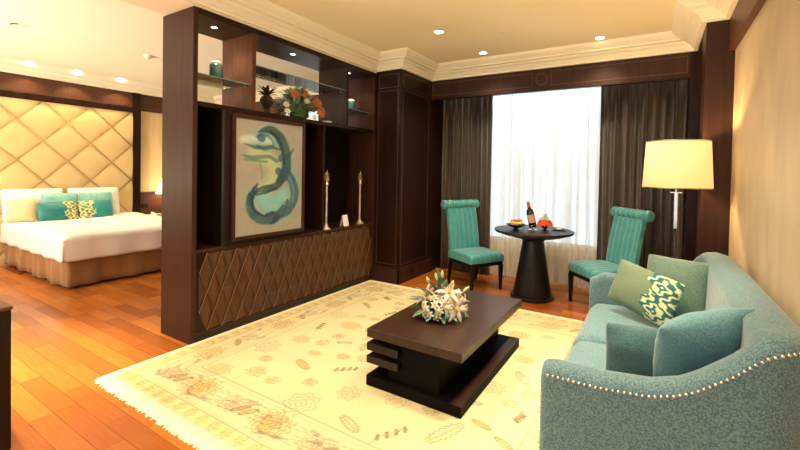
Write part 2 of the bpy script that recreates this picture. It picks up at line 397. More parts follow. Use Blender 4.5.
# sideboard base
obj('base_cabinet', bx(XD0, XD1-.012, YD0+T, YD1-T, .06, .80, .002), M['wood'], dv)
obj('plinth', bx(XD0+.02, XD1-.002, YD0+T, YD1-T, 0, .06), M['black'], dv)
bm = NB(); nD = 17; y0, y1 = YD0+T+.03, YD1-T-.005; z0, z1 = .08, .765
w = (y1-y0)/nD; hD = (z1-z0)/2; xf = XD1-.012; pk = .028
def tri(bm, pts): bm.faces.new([bm.verts.new(p) for p in pts])
def dia(bm, cy, cz, clip=None):
    a = (xf, cy-w/2+.003, cz); b = (xf, cy, cz+hD/2-.006); c = (xf, cy+w/2-.003, cz); d = (xf, cy, cz-hD/2+.006); p = (xf+pk, cy+w*.10, cz+hD*.02)
    for q, r_ in ((a,b),(b,c),(c,d),(d,a)):
        tri(bm, (q, r_, p))
for i in range(nD):
    for j in range(2): dia(bm, y0+w*(i+.5), z0+hD*(j+.5))
for i in range(1, nD): dia(bm, y0+w*i, z0+hD)
def half(cy, cz, up):
    a = (xf, cy-w/2+.003, cz); c = (xf, cy+w/2-.003, cz); b = (xf, cy, cz+(hD/2-.006)*up); p = (xf+pk, cy+w*.05, cz+.02*up)
    a2 = a; tri(bm, (a,b,p)); tri(bm, (b,c,p)); tri(bm, (a,c,p))
for i in range(1, nD): half(y0+w*i, z0+.004, 1); half(y0+w*i, z1-.004, -1)
def quart(cy, cz, s):
    b = (xf, cy, cz+hD/2-.006); d = (xf, cy, cz-hD/2+.006); c = (xf, cy+(w/2-.003)*s, cz); p = (xf+pk*.7, cy+w*.12*s, cz)
    tri(bm, (b,c,p)); tri(bm, (c,d,p)); tri(bm, (b,d,p))
quart(y0+.001, z0+hD, 1); quart(y1-.001, z0+hD, -1)
o = obj('diamond_front', bm, M['wood_dia'], dv)
bm = NB()
def ridge(p, q): tube(bm, [p, q], .0022, 5)
for j in range(4):
    for i in range(nD+1):
        # highlights painted in as tan tubes on the '/' diagonals of the lattice
        cy, cz = y0+w*(i+(.5 if j % 2 == 0 else 0)), z0+hD/2*j
        if cy+w/2 <= y1+.001: ridge((xf+.008, cy, cz), (xf+.008, cy+w/2, cz+hD/2))
obj('ridge_highlight', bm, M['ridge'], o)
bm = NB()
for z in (.80, .06): box(bm, XD1-.014, XD1, YD0+T, YD1-T, z-.03 if z > .5 else z, z if z > .5 else z+.025, .002)
obj('front_rail', bm, M['wood_side'], dv)
def gshelf(y0, y1, z):
    g = obj('glass_shelf', bx(XD0+.02, XD1-.03, y0+.003, y1-.003, z-.005, z+.005), M['glass'], dv)
    obj('front_edge', bx(XD1-.030, XD1-.027, y0+.003, y1-.003, z-.005, z+.005), M['glass_edge'], g)
    for yy, s in ((y0, 1), (y1, -1)):
        for xx in (XD1-.08, XD0+.08):
            bm = NB(); tube(bm, [(xx, yy+.001*s, z-.012), (xx, yy+.03*s, z-.012)], .006, 8); obj('shelf_peg', bm, M['chrome'], g, True)
gshelf(1.92, 2.44, 2.31); gshelf(2.48, 3.78, 2.51); gshelf(3.82, YD1-T, 2.295)
def disc_light(parent, x, y, z, r=.035, name='spotlight'):
    bm = NB(); lathe(bm, [(r,0),(r+.012,0),(r+.012,-.004),(r,-.003)], x, y, z, 20)
    e = obj(name, bm, M['chrome'], parent, True)
    bm = NB(); lathe(bm, [(0,-.002),(r,-.002)], x, y, z, 20); obj('lens', bm, M['bulb'], e)
for y in (2.17, 3.09, 4.02): disc_light(dv, -3.53, y, 2.80, .024)
# TV cabinet with painting
pc = thing('art_cabinet', 'dark cabinet with rounded side set in the divider behind the teal painting', 'cabinet', (-3.52, 2.62, .80))
bm = NB(); R_ = .05; sec = []
for k in range(7):
    a = PI/2*k/6; sec.append((XD1+.01-R_+R_*math.sin(a)*1.0, 2.14+R_-R_*math.cos(a)) )
sec = [(XD1-.30, 2.14)] + sec + [(XD1+.01, 3.095), (XD1-.30, 3.095)]
loft(bm, [[(x,y,z) for x,y in sec] for z in (.803, 2.028)])
obj('body', bm, M['espresso'], pc, 'auto')
art = thing('painting', 'abstract painting of a teal and blue swirling shape on beige', 'painting', (XD1+.02, 2.65, .87))
bm = NB(); a0, a1, b0, b1 = 2.22, 3.085, .835, 2.01; f = .035
xF = XD1+.0105
for q in ((a0,a0+f,b0,b1),(a1-f,a1,b0,b1),(a0+f,a1-f,b0,b0+f),(a0+f,a1-f,b1-f,b1)): box(bm, xF, xF+.022, *q, .003)
obj('picture_frame', bm, M['wood_side'], art)
# painted canvas: colour grid
def lin(c): return np.array([((x/255+.055)/1.055)**2.4 if x > 10 else x/255/12.92 for x in c])
def paint_art(nu, nv):
    U, V = np.meshgrid(np.linspace(0,1,nu), np.linspace(0,1,nv), indexing='ij')  # U right, V down
    asp = 1.40; P = np.stack([U, V*asp], -1)
    colr = np.ones((nu,nv,3))*lin((152,148,134))
    r = np.random.RandomState(3)
    def n2(s, k):
        out = np.zeros((nu,nv))
        for i in range(6):
            a = r.rand(2)*2-1; out += np.sin((P[...,0]*a[0]+P[...,1]*a[1])*s*(1+i*.5)+r.rand()*6)
        return out/6*k
    W = n2(14, .5); P = P + np.stack([n2(18,.012), n2(18,.012)], -1)
    colr *= (1+.10*W)[...,None]
    def stroke(pts, wd, c, op=1, soft=.35):
        nonlocal colr
        wd = np.array(wd)*1.32 if soft < .5 else wd; c = tuple(q*.8 for q in c) if soft < .5 else c; soft = soft*.8
        pts = np.array(pts, float); pts[:,1] *= asp
        # catmull-rom resample
        q = np.vstack([2*pts[0]-pts[1], pts, 2*pts[-1]-pts[-2]]); S_ = []; wds = []
        wd = np.array(wd if hasattr(wd,'__len__') else [wd]*len(pts), float)
        for i in range(len(pts)-1):
            for t in np.linspace(0,1,10,endpoint=False):
                p0,p1,p2,p3 = q[i:i+4]
                S_.append(.5*((2*p1)+(-p0+p2)*t+(2*p0-5*p1+4*p2-p3)*t*t+(-p0+3*p1-3*p2+p3)*t**3)); wds.append(wd[i]*(1-t)+wd[i+1]*t)
        best = np.full((nu,nv), 9.)
        for (x,y), w_ in zip(S_, wds):
            d = np.hypot(P[...,0]-x, P[...,1]-y)/max(w_,1e-3); best = np.minimum(best, d)
        a = np.clip((1-best)/soft, 0, 1)*op*(.85+.3*W); a = np.clip(a,0,1)[...,None]
        colr = colr*(1-a)+lin(c)*a
    halo = (105,165,150)
    stroke([(.30,.16),(.50,.12),(.68,.22),(.75,.40),(.85,.55),(.82,.72),(.62,.85),(.35,.80),(.22,.66)], .17, halo, .75, .9)
    stroke([(.25,.3),(.45,.34),(.55,.42),(.50,.55),(.38,.62)], .13, (175,200,140), .7, .9)
    stroke([(.10,.18),(.30,.16),(.5,.17)], .07, (200,215,205), .7, .9)
    stroke([(.40,.70),(.55,.74),(.70,.66)], .13, (110,190,190), .85, .8)
    stroke([(.30,.10),(.45,.07),(.60,.11),(.70,.22),(.74,.34),(.72,.46),(.62,.54)], [.01,.045,.06,.07,.06,.07,.05], (38,84,98))
    stroke([(.48,.09),(.60,.14),(.67,.25),(.70,.38)], .022, (20,42,66), .9)
    stroke([(.28,.14),(.40,.12),(.50,.16),(.52,.22),(.40,.25),(.28,.22)], .018, (70,150,160), .9)
    stroke([(.335,.145),(.355,.15)], .045, (25,105,150), 1, .3)
    stroke([(.10,.215),(.30,.235),(.50,.225),(.64,.24)], [.005,.022,.02,.01], (30,70,100), .9)
    stroke([(.06,.31),(.25,.325),(.45,.315),(.60,.35)], [.005,.028,.02,.02], (60,130,125), .9)
    stroke([(.12,.345),(.30,.355),(.45,.36)], .014, (70,160,90), .8)
    stroke([(.66,.32),(.76,.30),(.86,.22)], [.05,.03,.005], (45,80,85), .9)
    stroke([(.60,.44),(.66,.50),(.58,.58),(.42,.60),(.28,.62)], [.04,.05,.045,.04,.02], (45,85,92))
    stroke([(.36,.50),(.35,.43),(.33,.38)], .012, (110,180,120), .8)
    stroke([(.72,.44),(.84,.55),(.88,.68),(.80,.80),(.66,.87)], [.05,.06,.06,.05,.02], (55,100,120))
    stroke([(.78,.50),(.86,.62),(.84,.74)], .02, (120,165,190), .8)
    stroke([(.28,.60),(.20,.68),(.22,.78),(.34,.86),(.52,.88),(.66,.82),(.76,.72)], [.03,.05,.06,.06,.06,.05,.03], (42,92,110))
    stroke([(.22,.66),(.24,.76),(.38,.83),(.55,.83)], .022, (25,50,85), .9)
    stroke([(.26,.70),(.30,.78),(.42,.83)], .012, (205,215,200), .8)
    stroke([(.30,.56),(.24,.60),(.30,.65),(.45,.63),(.60,.60)], .014, (30,60,60), .9)
    stroke([(.60,.86),(.54,.91),(.48,.93)], [.035,.025,.008], (40,70,90), .9)
    stroke([(.66,.66),(.72,.70),(.70,.76)], .012, (220,225,210), .6)
    return np.clip(colr, 0, 1)
nu, nv = 170, 236
colr = paint_art(nu, nv)
U, V = np.meshgrid(np.linspace(a0+f, a1-f, nu), np.linspace(b1-f, b0+f, nv), indexing='ij')
co = np.stack([np.full_like(U, xF+.010), U, V], -1).reshape(-1,3)
link('canvas', npmesh('canvas', co, grid_quads(nu, nv)[:, ::-1], colr.reshape(-1,3)), M['art'], art)

# ------------------------------------------------------------------ rug
def rug():
    x0, x1, y0, y1 = -3.337, -.15, 1.25, 4.30; st = .0085
    xs = np.arange(x0, x1, st); ys = np.arange(y0, y1, st); nx, ny = len(xs), len(ys)
    X, Y = np.meshgrid(xs, ys, indexing='ij')
    base = np.array([.66,.58,.32]); C_ = np.ones((nx,ny,3))*base
    r = np.random.RandomState(11)
    n = np.zeros((nx,ny))
    for i in range(14):
        a = r.rand(2)*2-1; n += np.sin((X*a[0]+Y*a[1])*(3+i*1.3)+r.rand()*6)
    n /= 14; C_ *= (1+.10*n)[...,None]
    brown = np.array([.13,.085,.05]); gold = np.array([.60,.36,.04]); grey = np.array([.20,.17,.11])
    def mixc(mask, c, op):
        nonlocal C_
        a = (np.clip(mask,0,1)*op)[...,None]; C_ = C_*(1-a)+c*a
    def local(cx, cy, R):
        i0, i1 = np.searchsorted(xs, (cx-R, cx+R)); j0, j1 = np.searchsorted(ys, (cy-R, cy+R)); return slice(i0,i1), slice(j0,j1)
    def put(sl, mask, c, op):
        a = (np.clip(mask,0,1)*op)[...,None]; C_[sl] = C_[sl]*(1-a)+c*a
    lw = .0085
    def rosette(cx, cy, R, k, c=brown, fill=None, sq=1., op=.75):
        sl = local(cx, cy, R*1.5)
        if 0 in C_[sl].shape: return
        dx, dy = X[sl]-cx, (Y[sl]-cy)/sq; rr = np.hypot(dx,dy); th = np.arctan2(dy,dx)
        if fill is not None: put(sl, (R*1.02-rr)/.03, fill, .30)
        for f_, kk in ((1.,k),(.68,k),(.34,k//2+1)):
            e = R*f_*(1+.14*np.cos(kk*th))
            dash = .6+.4*np.sin(th*kk*4+f_*5)
            put(sl, (1-np.abs(rr-e)/lw)*1.4*dash, c, op)
        put(sl, (1-rr/(R*.14)), c, op)
    def leaf(cx, cy, L, ang, c=brown, fill=None):
        sl = local(cx, cy, L)
        if 0 in C_[sl].shape: return
        ca, sa = math.cos(ang), math.sin(ang); dx, dy = X[sl]-cx, Y[sl]-cy
        a = (dx*ca+dy*sa)/L*2; b = -dx*sa+dy*ca
        wl = .17*L*np.sqrt(np.clip(1-a*a,0,1)); inn = (np.abs(a) < 1)
        edge = (1-np.abs(np.abs(b)-wl*(.85+.15*np.cos(a*22)))/lw)
        if fill is not None: put(sl, inn*((wl-np.abs(b))/.01), fill, .4)
        put(sl, inn*edge*1.3, c, .7); put(sl, inn*(1-np.abs(b)/lw), c, .6)
        put(sl, inn*(np.abs(b) < wl)*(np.sin(a*26+np.abs(b)*160) > .75), c, .4)
    def vine(pts, c=brown, op=.6, wd=.0055):
        pts = np.array(pts)
        for i in range(len(pts)-1):
            p, q = pts[i], pts[i+1]; m = (p+q)/2; R = np.hypot(*(q-p))/2+.02
            sl = local(m[0], m[1], R)
            if 0 in C_[sl].shape: continue
            dx, dy = X[sl]-p[0], Y[sl]-p[1]; d = q-p; t = np.clip((dx*d[0]+dy*d[1])/(d@d),0,1)
            put(sl, (1-np.hypot(dx-t*d[0], dy-t*d[1])/wd)*1.3, c, op)
    # borders
    bw = .42
    D = np.minimum(np.minimum(X-x0, x1-X), np.minimum(Y-y0, y1-Y))
    mixc((.14-D)/.01*(D > .06), np.array([.80,.60,.20]), .5)
    for e in (.055, .145, .165, bw, bw+.03): mixc((1-np.abs(D-e)/.005)*1.3, brown, .55)
    mixc((D < .05)*1., np.array([.86,.79,.52]), .8)
    # small flowers in guard band
    def perim(s, off):
        Lx, Ly = x1-x0-2*off, y1-y0-2*off; s = s % (2*(Lx+Ly))
        if s < Lx: return x0+off+s, y0+off, 0
        s -= Lx
        if s < Ly: return x1-off, y0+off+s, PI/2
        s -= Ly
        if s < Lx: return x1-off-s, y1-off, PI
        return x0+off, y1-off-(s-Lx), -PI/2
    tot = 2*(x1-x0+y1-y0)
    for k in range(int(tot/.12)):
        x, y, a = perim(k*.12, .10); rosette(x, y, .036, 5, brown, None, op=.45)
    for k in range(int(tot/.36)):
        x, y, a = perim(k*.36+.1, .29)
        if k % 2: rosette(x, y, .105, 9, brown, gold)
        else: rosette(x, y, .065, 7, grey, None); leaf(x+.12*math.cos(a), y+.12*math.sin(a), .13, a+.9, brown, gold)
    vv = []
    for k in range(int(tot/.03)):
        s = k*.03; o_ = .29+.085*math.sin(s*2*PI/.72); x, y, a = perim(s, o_); vv.append((x,y))
        if k % 7 == 0: leaf(x, y, .075, a+r.rand()*2-1, grey*1.6)
    vine(vv, brown, .45)
    # field
    placed = []
    for t in range(2600):
        x, y = x0+bw+.08+r.rand()*(x1-x0-2*bw-.16), y0+bw+.08+r.rand()*(y1-y0-2*bw-.16)
        R = r.choice([.10,.14,.12,.07])
        if any(math.hypot(x-a, y-b) < R+c+.012 for a,b,c in placed): continue
        placed.append((x,y,R)); kd = r.randint(5)
        if kd == 0: rosette(x, y, R*.8, 9, brown, gold, .75)
        elif kd == 1: rosette(x, y, R*.75, 7, brown)
        elif kd == 2: leaf(x, y, R*2.0, r.rand()*PI, brown, gold if r.rand() < .3 else None)
        elif kd == 3: rosette(x, y, R*.7, 6, grey, gold if r.rand() < .5 else None, .8)
        else:
            a = r.rand()*6; vine([(x+(i-6)*R*.14*math.cos(a)+.02*math.sin(i*.9)*math.sin(a), y+(i-6)*R*.14*math.sin(a)+.02*math.sin(i*.9)) for i in range(13)])
            for q in range(4): leaf(x+(q-1.5)*R*.4*math.cos(a), y+(q-1.5)*R*.4*math.sin(a)+.02, .06, a+1.2, brown)
    Z = .013+.0008*n
    co = np.stack([X,Y,Z],-1).reshape(-1,3)
    root = thing('area_rug', 'large cream rug with faded floral pattern and white fringe on the parquet', 'rug', ((x0+x1)/2, (y0+y1)/2, 0))
    link('pile', npmesh('pile', co, grid_quads(nx,ny), np.clip(C_,0,1).reshape(-1,3)), M['rug'], root)
    obj('backing', bx(x0, xs[-1], y0, ys[-1], .001, .0125), M['fringe'], root)
    for yy, s in ((y0, -1), (ys[-1], 1)):
        bm = NB(); rr = random.Random(4); x = x0
        box(bm, x0, xs[-1], *sorted((yy, yy+.025*s)), .001, .012)
        while x < xs[-1]-.012:
            L_ = .040+.02*rr.random(); j = rr.uniform(-.006,.006); wq = .0115
            v = [bm.verts.new(p) for p in ((x,yy+.02*s,.010),(x+wq,yy+.02*s,.010),(x+wq+j,yy+L_*s,.003),(x+.002+j,yy+L_*s,.003))]
            v2 = [bm.verts.new((q.co.x, q.co.y, .0008)) for q in v]
            bm.faces.new(v); bm.faces.new(v2[::-1])
            for i in range(4): bm.faces.new((v[i], v[(i+1)%4], v2[(i+1)%4], v2[i]))
            x += .0125
        tag(obj('fringe', bm, M['fringe'], root), kind='stuff')
rug()

# ------------------------------------------------------------------ coffee table
ct = thing('coffee_table', 'low dark wood coffee table of stacked slabs standing on the rug', 'coffee table', (-1.335, 2.79, .014))
X0, X1, Y0, Y1 = -1.700, -.975, 2.17, 3.41
obj('tabletop', bx(X0, X1, Y0, Y1, .352, .412, .003), M['espresso_top'], ct)
bs = obj('base_slab', bx(X0, X1, Y0, Y1-.05, .015, .085, .003), M['black_matt'], ct)
obj('slab_border', bx(X1-.075, X1+.001, Y0, Y1-.05, .0855, .0875), M['espresso_top'], bs)
obj('shelf_slab', bx(X0, X0+.26, Y0, Y1-.03, .2605, .312, .003), M['espresso'], ct)
obj('shelf_slab', bx(X0, X0+.26, Y0, Y1-.03, .172, .2235, .003), M['espresso'], ct)
bm = NB(); box(bm, X0+.16, X1-.17, Y0+.04, Y1-.10, .0885, .352); obj('core_block', bm, M['black_matt'], ct)

# flower parts
def petal(bm, base, d, up, L, W, curl=.3, n=5):
    d = Vector(d).normalized(); s = d.cross(Vector(up)); 
    if s.length < .05: s = d.cross(Vector((1,0,0)))
    s.normalize(); nn = s.cross(d); base = Vector(base); rows = []
    for i in range(n+1):
        t = i/n; wd = W*math.sin(PI*min(1,(.12+.88*t)))**.7 if t < 1 else .0005
        c = base + d*L*t - nn*curl*L*t*t
        rows.append([c - s*wd/2 + nn*wd*.18, c, c + s*wd/2 + nn*wd*.18])
    th = nn*.0012
    A = [[bm.verts.new(p+th) for p in r] for r in rows]; B_ = [[bm.verts.new(p-th) for p in r] for r in rows]
    for a, b in zip(A, A[1:]):
        for k in (0,1): bm.faces.new((a[k], a[k+1], b[k+1], b[k]))
    for a, b in zip(B_, B_[1:]):
        for k in (0,1): bm.faces.new((a[k], b[k], b[k+1], a[k+1]))
    for a, b, c, e in zip(A, A[1:], B_, B_[1:]):
        bm.faces.new((a[0], b[0], e[0], c[0])); bm.faces.new((a[2], c[2], e[2], b[2]))
    bm.faces.new((A[-1][0], A[-1][1], A[-1][2], B_[-1][2], B_[-1][1], B_[-1][0]))
def bloom(name, parent, c, n_dir, R, npet, m, mc, W=.4, open_=.5, layers=1):
    nd = Vector(n_dir).normalized(); a = nd.orthogonal().normalized(); b = nd.cross(a); bm = NB()
    for l in range(layers):
        k_ = 1-.28*l; op = open_+.45*l
        for i in range(npet):
            t = 2*PI*(i+.5*l)/npet; rad = a*math.cos(t)+b*math.sin(t)
            petal(bm, Vector(c)+rad*R*.06, rad+nd*op, nd, R*k_, R*W, .35)
    fl = obj(name, bm, m, parent, True)
    if mc:
        bm = NB(); ball(bm, Vector(c)+nd*R*.16, R*.15, sub=1)
        for i in range(5):
            t = 2*PI*i/5; p = Vector(c)+nd*R*.45+(a*math.cos(t)+b*math.sin(t))*R*.15
            tube(bm, [Vector(c)+nd*.1*R, p], .0012, 4); ball(bm, p, .004, sub=1)
        obj('stamens', bm, mc, fl, True)
    return fl
def leafobj(parent, base, d, L, W, m, curl=.35, name='leaf'):
    bm = NB(); petal(bm, base, d, (0,0,1), L, W, curl, 7); return obj(name, bm, m, parent, True)

fa = thing('flower_arrangement', 'low arrangement of white lilies and daisies with green leaves on the coffee table', 'flowers', (-1.37, 2.66, .413))
FX, FY, FZ = -1.37, 2.66, .413
bm = NB(); lathe(bm, [(0,.0),(.05,.0),(.075,.03),(.085,.06),(.075,.065),(.0,.06)], FX, FY, FZ, 24); obj('bowl', bm, M['leaf'], fa, True)
bm = NB(); ball(bm, (FX,FY,FZ+.07), .085, 1.1, 1.1, .75, 3)
rr = random.Random(2)
for v in bm.verts: v.co += Vector((rr.uniform(-1,1), rr.uniform(-1,1), rr.uniform(-1,1)))*.008
obj('moss_ball', bm, M['leaf'], fa)
def sph(az, el, r): return Vector((FX+r*math.cos(az)*math.cos(el), FY+r*math.sin(az)*math.cos(el), FZ+.06+r*math.sin(el)))
D_ = lambda az, el: Vector((math.cos(az)*math.cos(el), math.sin(az)*math.cos(el), math.sin(el)))
# camera looks from -Y/+X side: azimuth towards camera is about -63 deg
CA = math.radians(-63)
for da, el, r in ((1.1,.55,.14),(.55,1.0,.17),(-1.35,.7,.15),(1.5,.15,.15),(2.6,.5,.14),(.75,.25,.15)):
    bloom('lily', fa, sph(CA+da, el, r), D_(CA+da*.8, el*.9), .10, 6, M['petal_p'], M['yellow'], .36, .45)
for da, el, r in ((-.15,.75,.155),(.1,.5,.16),(-.35,.45,.16),(.25,.85,.165),(-.75,.2,.17),(-.95,.35,.165),(.45,.55,.165),(-.1,.2,.16),(-.55,.0,.165),(.0,1.05,.17),(-.5,.75,.16),(.35,.2,.16),(-3,.6,.15),(3.6,.3,.15),(-2.2,.4,.15),(-.8,-.05,.17),(.6,.75,.17),(-.2,-.05,.165)):
    bloom('small_flower', fa, sph(CA+da, el, r), D_(CA+da, el), .034, 6, M['petal'], M['yellow'], .55, .35)
for i, (da, el, L, W) in enumerate([(-.2,1.35,.22,.06),(.3,1.25,.20,.055),(-.9,1.15,.20,.06),(-1.3,.5,.19,.06),(-1.7,.3,.18,.06),(-1.0,.0,.18,.07),(-1.5,.1,.18,.06),(-1.2,.8,.20,.05),(-.6,1.5,.24,.05),(-.6,-.15,.13,.06),(.1,-.15,.13,.055),(.6,-.1,.13,.05),(1.2,-.05,.15,.05),(1.8,.3,.15,.05),(2.6,.2,.15,.05),(3.3,.4,.15,.05),(-2.3,.1,.16,.05),(1.5,.9,.14,.04),(-1.1,.9,.17,.045)]):
    leafobj(fa, sph(CA+da, el, .07), D_(CA+da, el+.1), L, W, M['leaf2'] if i % 2 else M['leaf'], .25)
for da, el, r in ((-.1,1.5,.26),(.9,1.15,.22),(1.6,.7,.23),(-1.3,1.1,.24),(-1.0,1.35,.25)):
    bm = NB(); p = sph(CA+da, el, r); q = sph(CA+da, el, .08); d = (p-q).normalized(); rot = d.to_track_quat('Z','Y').to_matrix()
    lathe(bm, [(0,-.03),(.008,-.022),(.012,0),(.010,.02),(0,.04)], p.x, p.y, p.z, 8, rot); bud = obj('bud', bm, M['bud'], fa, True)
    bm = NB(); tube(bm, [q, p-d*.02], .003, 5); obj('stem', bm, M['leaf2'], bud, True)
# looped ribbon leaves at lower front
for da, s in ((-.75, 1), (-.2, 1), (.25, .9)):
    bm = NB(); az = CA+da; c = sph(az, .0, .13); t = Vector((-math.sin(az), math.cos(az), 0)); n_ = D_(az, 0); rings = []
    for i in range(15):
        a = 2*PI*i/14-PI/2; p = c + Vector((0,0,1))*(.045*s*math.sin(a)) + n_*(.05*s*math.cos(a))
        rings.append([p - t*.018, p + t*.018])
    A = [[bm.verts.new(p) for p in r] for r in rings]
    for a, b in zip(A, A[1:]): bm.faces.new((a[0],a[1],b[1],b[0]))
    o = obj('looped_leaf', bm, M['leaf2'], fa, True); solid(o, .002)

# ------------------------------------------------------------------ dining chairs
def chair(name, label, x, y, rz):
    t = thing(name, label, 'chair', (x,y,0), rz, 'teal chairs at the round table')
    # seat: channelled cushion
    nu_, nv_ = 49, 14; rings = []
    def sec_y(u, xx, z0, z1, e):
        return u
    bm = NB(); W_ = .265; D0, D1 = -.27, .27
    ys = np.linspace(-W_, W_, 43)
    prof = []  # closed loop around seat in x-z
    for k in range(7): a = PI/2*k/6; prof.append((D1-.03+.03*math.sin(a)*1, .455-.0+.03*math.cos(a)-.005, 1))
    top = [(D0, .478, 1), (-.1,.490,1), (.1,.490,1)]
    loop = [(D0,.372,0)] + [(D0,.47,0)] + [(-.18,.488,1),(0,.494,1),(.14,.490,1)] + [(D1-.05,.482,1),(D1-.02,.470,1),(D1-.004,.45,1),(D1,.42,1),(D1-.004,.378,0),(D1-.02,.372,0)]
    rings = []
    for i, yv in enumerate(ys):
        ph = abs(math.sin(PI*7*(yv+W_)/(2*W_))); e = max(0, 1-((abs(yv)/W_)**8)); R_ = []
        for (xx, zz, g) in loop:
            dz = g*(.007*(ph**.5-1)); s = 1-(1-e)*.35
            xm = 0; R_.append((xx*(1-(1-e)*.03) + (dz if xx > D1-.01 else 0), yv, zz + (dz if xx <= D1-.01 else 0) - (1-e)*(.015 if zz > .44 else 0)))
        rings.append(R_)
    loft(bm, rings); obj('seat', bm, M['teal'], t, 'auto', True)
    # backrest with channels running up and over a rolled top
    path = []  # (x,z) centre line of front surface, z up
    for k in range(10): s = k/9; path.append((-.235-.10*s**1.3, 0.47+.555*s))
    yc = np.linspace(-.235, .235, 43); rings = []
    for yv in yc:
        ph = abs(math.sin(PI*6*(yv+.235)/.47))**.5; b = .016*ph; R_ = []
        for (px, pz) in path: R_.append((px + b, yv*(1+.0*pz), pz))
        for (px, pz) in path[::-1]: R_.append((px-.055, yv, pz))
        rings.append(R_)
    bm = NB(); loft(bm, rings); br = obj('backrest', bm, M['teal'], t, 'auto', True)
    yc = np.linspace(-.30, .30, 43); rings = []
    for yv in yc:
        ph = abs(math.sin(PI*7*(yv+.30)/.60))**.5; R0 = .048+.013*ph; ed = 1-max(0, (abs(yv)-.29)/.01)*.12
        rings.append([(-.375+R0*ed*math.cos(a)*1.05, yv, 1.068+R0*ed*math.sin(a)*1.05) for a in np.linspace(0, 2*PI, 20, endpoint=False)])
    bm = NB(); loft(bm, rings); obj('rolled_top', bm, M['teal'], br, 'auto', True)
    bm = NB(); box(bm, -.25, .25, -.25, .25, .325, .372, .003); obj('seat_frame', bm, M['black'], t, False, True)
    for sx in (-1,1):
        for sy in (-1,1):
            cx, cy = sx*.232, sy*.232; bx0 = cx - (.07 if sx < 0 else 0)
            bm = NB(); loft(bm, [[(bx0+a*.014, cy+b*.014, 0) for a,b in ((-1,-1),(1,-1),(1,1),(-1,1))], [(cx+a*.023, cy+b*.023, .33) for a,b in ((-1,-1),(1,-1),(1,1),(-1,1))]])
            obj('leg', bm, M['black'], t, False, True)
    return t
chair('dining_chair', 'teal channel-tufted chair with rolled top left of the round table', -2.02, 4.87, math.radians(-30))
chair('dining_chair', 'teal channel-tufted chair with rolled top right of the round table, partly behind the sofa', -.51, 4.95, math.radians(-138))

# ------------------------------------------------------------------ round table and what stands on it
TX, TY, TZ = -1.27, 4.87, .83
rt_ = thing('round_table', 'round black pedestal table in front of the window', 'table', (TX,TY,0))
bm = NB(); lathe(bm, [(0,TZ-.04),(.43,TZ-.04),(.462,TZ-.03),(.473,TZ-.014),(.468,TZ-.002),(.455,TZ),(0,TZ)], TX, TY, 0, 64); obj('tabletop', bm, M['black'], rt_, 'auto')
bm = NB(); lathe(bm, [(.42,TZ-.041),(.36,TZ-.065),(.145,TZ-.115),(.128,TZ-.135),(.14,.60),(.225,.06),(.225,.035)], TX, TY, 0, 48); obj('pedestal', bm, M['black'], rt_, 'auto')
bm = NB(); lathe(bm, [(0,.036),(.25,.036),(.26,.028),(.26,0),(0,0)], TX, TY, 0, 48); obj('foot_plate', bm, M['black'], rt_, 'auto')
def onT(dx, dy): return TX+dx, TY+dy
# camera-right on the floor there is about (.86,.51)
def cr(a, b): return TX+.86*a-.51*b, TY+.51*a+.86*b
fx, fy = cr(-.235, -.08)
fb = thing('fruit_bowl', 'dark footed bowl holding fruit on the round table', 'bowl', (fx,fy,TZ))
bm = NB(); lathe(bm, [(0,.0),(.045,.0),(.04,.008),(.02,.018),(.03,.026),(.09,.05),(.12,.072),(.115,.074),(.085,.056),(0,.034)], fx, fy, TZ, 32); obj('dish', bm, M['black'], fb, True)
for k, (a, cz) in enumerate(((0,.075),(.5,.085),(1.1,.08))):
    bm = NB(); pts = []; 
    for i in range(9):
        t = (i-4)/4; q = Vector((.075*t, -.055+.05*t*t-.006*k, .004*k+.012*t*t)); c_, s_ = math.cos(a*.35+.45), math.sin(a*.35+.45)
        pts.append((fx+q.x*c_-q.y*s_, fy+q.x*s_+q.y*c_, TZ+cz+q.z))
    tube(bm, pts, [.004,.012,.016,.018,.018,.018,.016,.012,.005], 8)
    tag(obj('banana', bm, M['banana'], None, True), 'yellow banana in the fruit bowl, ' + ('lowest of the bunch' if k == 0 else 'middle of the bunch' if k == 1 else 'nearest the bottle, top of the bunch'), 'fruit', 'bananas in the bowl')
for k, (a, b, c_, lab) in enumerate(((-.035,.01,.098,'red apple on the window side of the fruit bowl, left'),(.045,.015,.100,'red apple on the right of the fruit bowl'),(0.0,.045,.095,'red apple at the back of the fruit bowl'))):
    x, y = fx+.86*a-.51*b, fy+.51*a+.86*b; bm = NB()
    lathe(bm, [(0,-.024),(.015,-.028),(.029,-.012),(.032,.006),(.024,.024),(.008,.026),(0,.020)], x, y, TZ+c_, 16)
    t = tag(obj('apple', bm, M['red'], None, True), lab, 'fruit', 'apples in the bowl')
    bm = NB(); tube(bm, [(x,y,TZ+c_+.02),(x+.004,y,TZ+c_+.036)], .0015, 5); obj('apple_stem', bm, M['seed'], t, True)
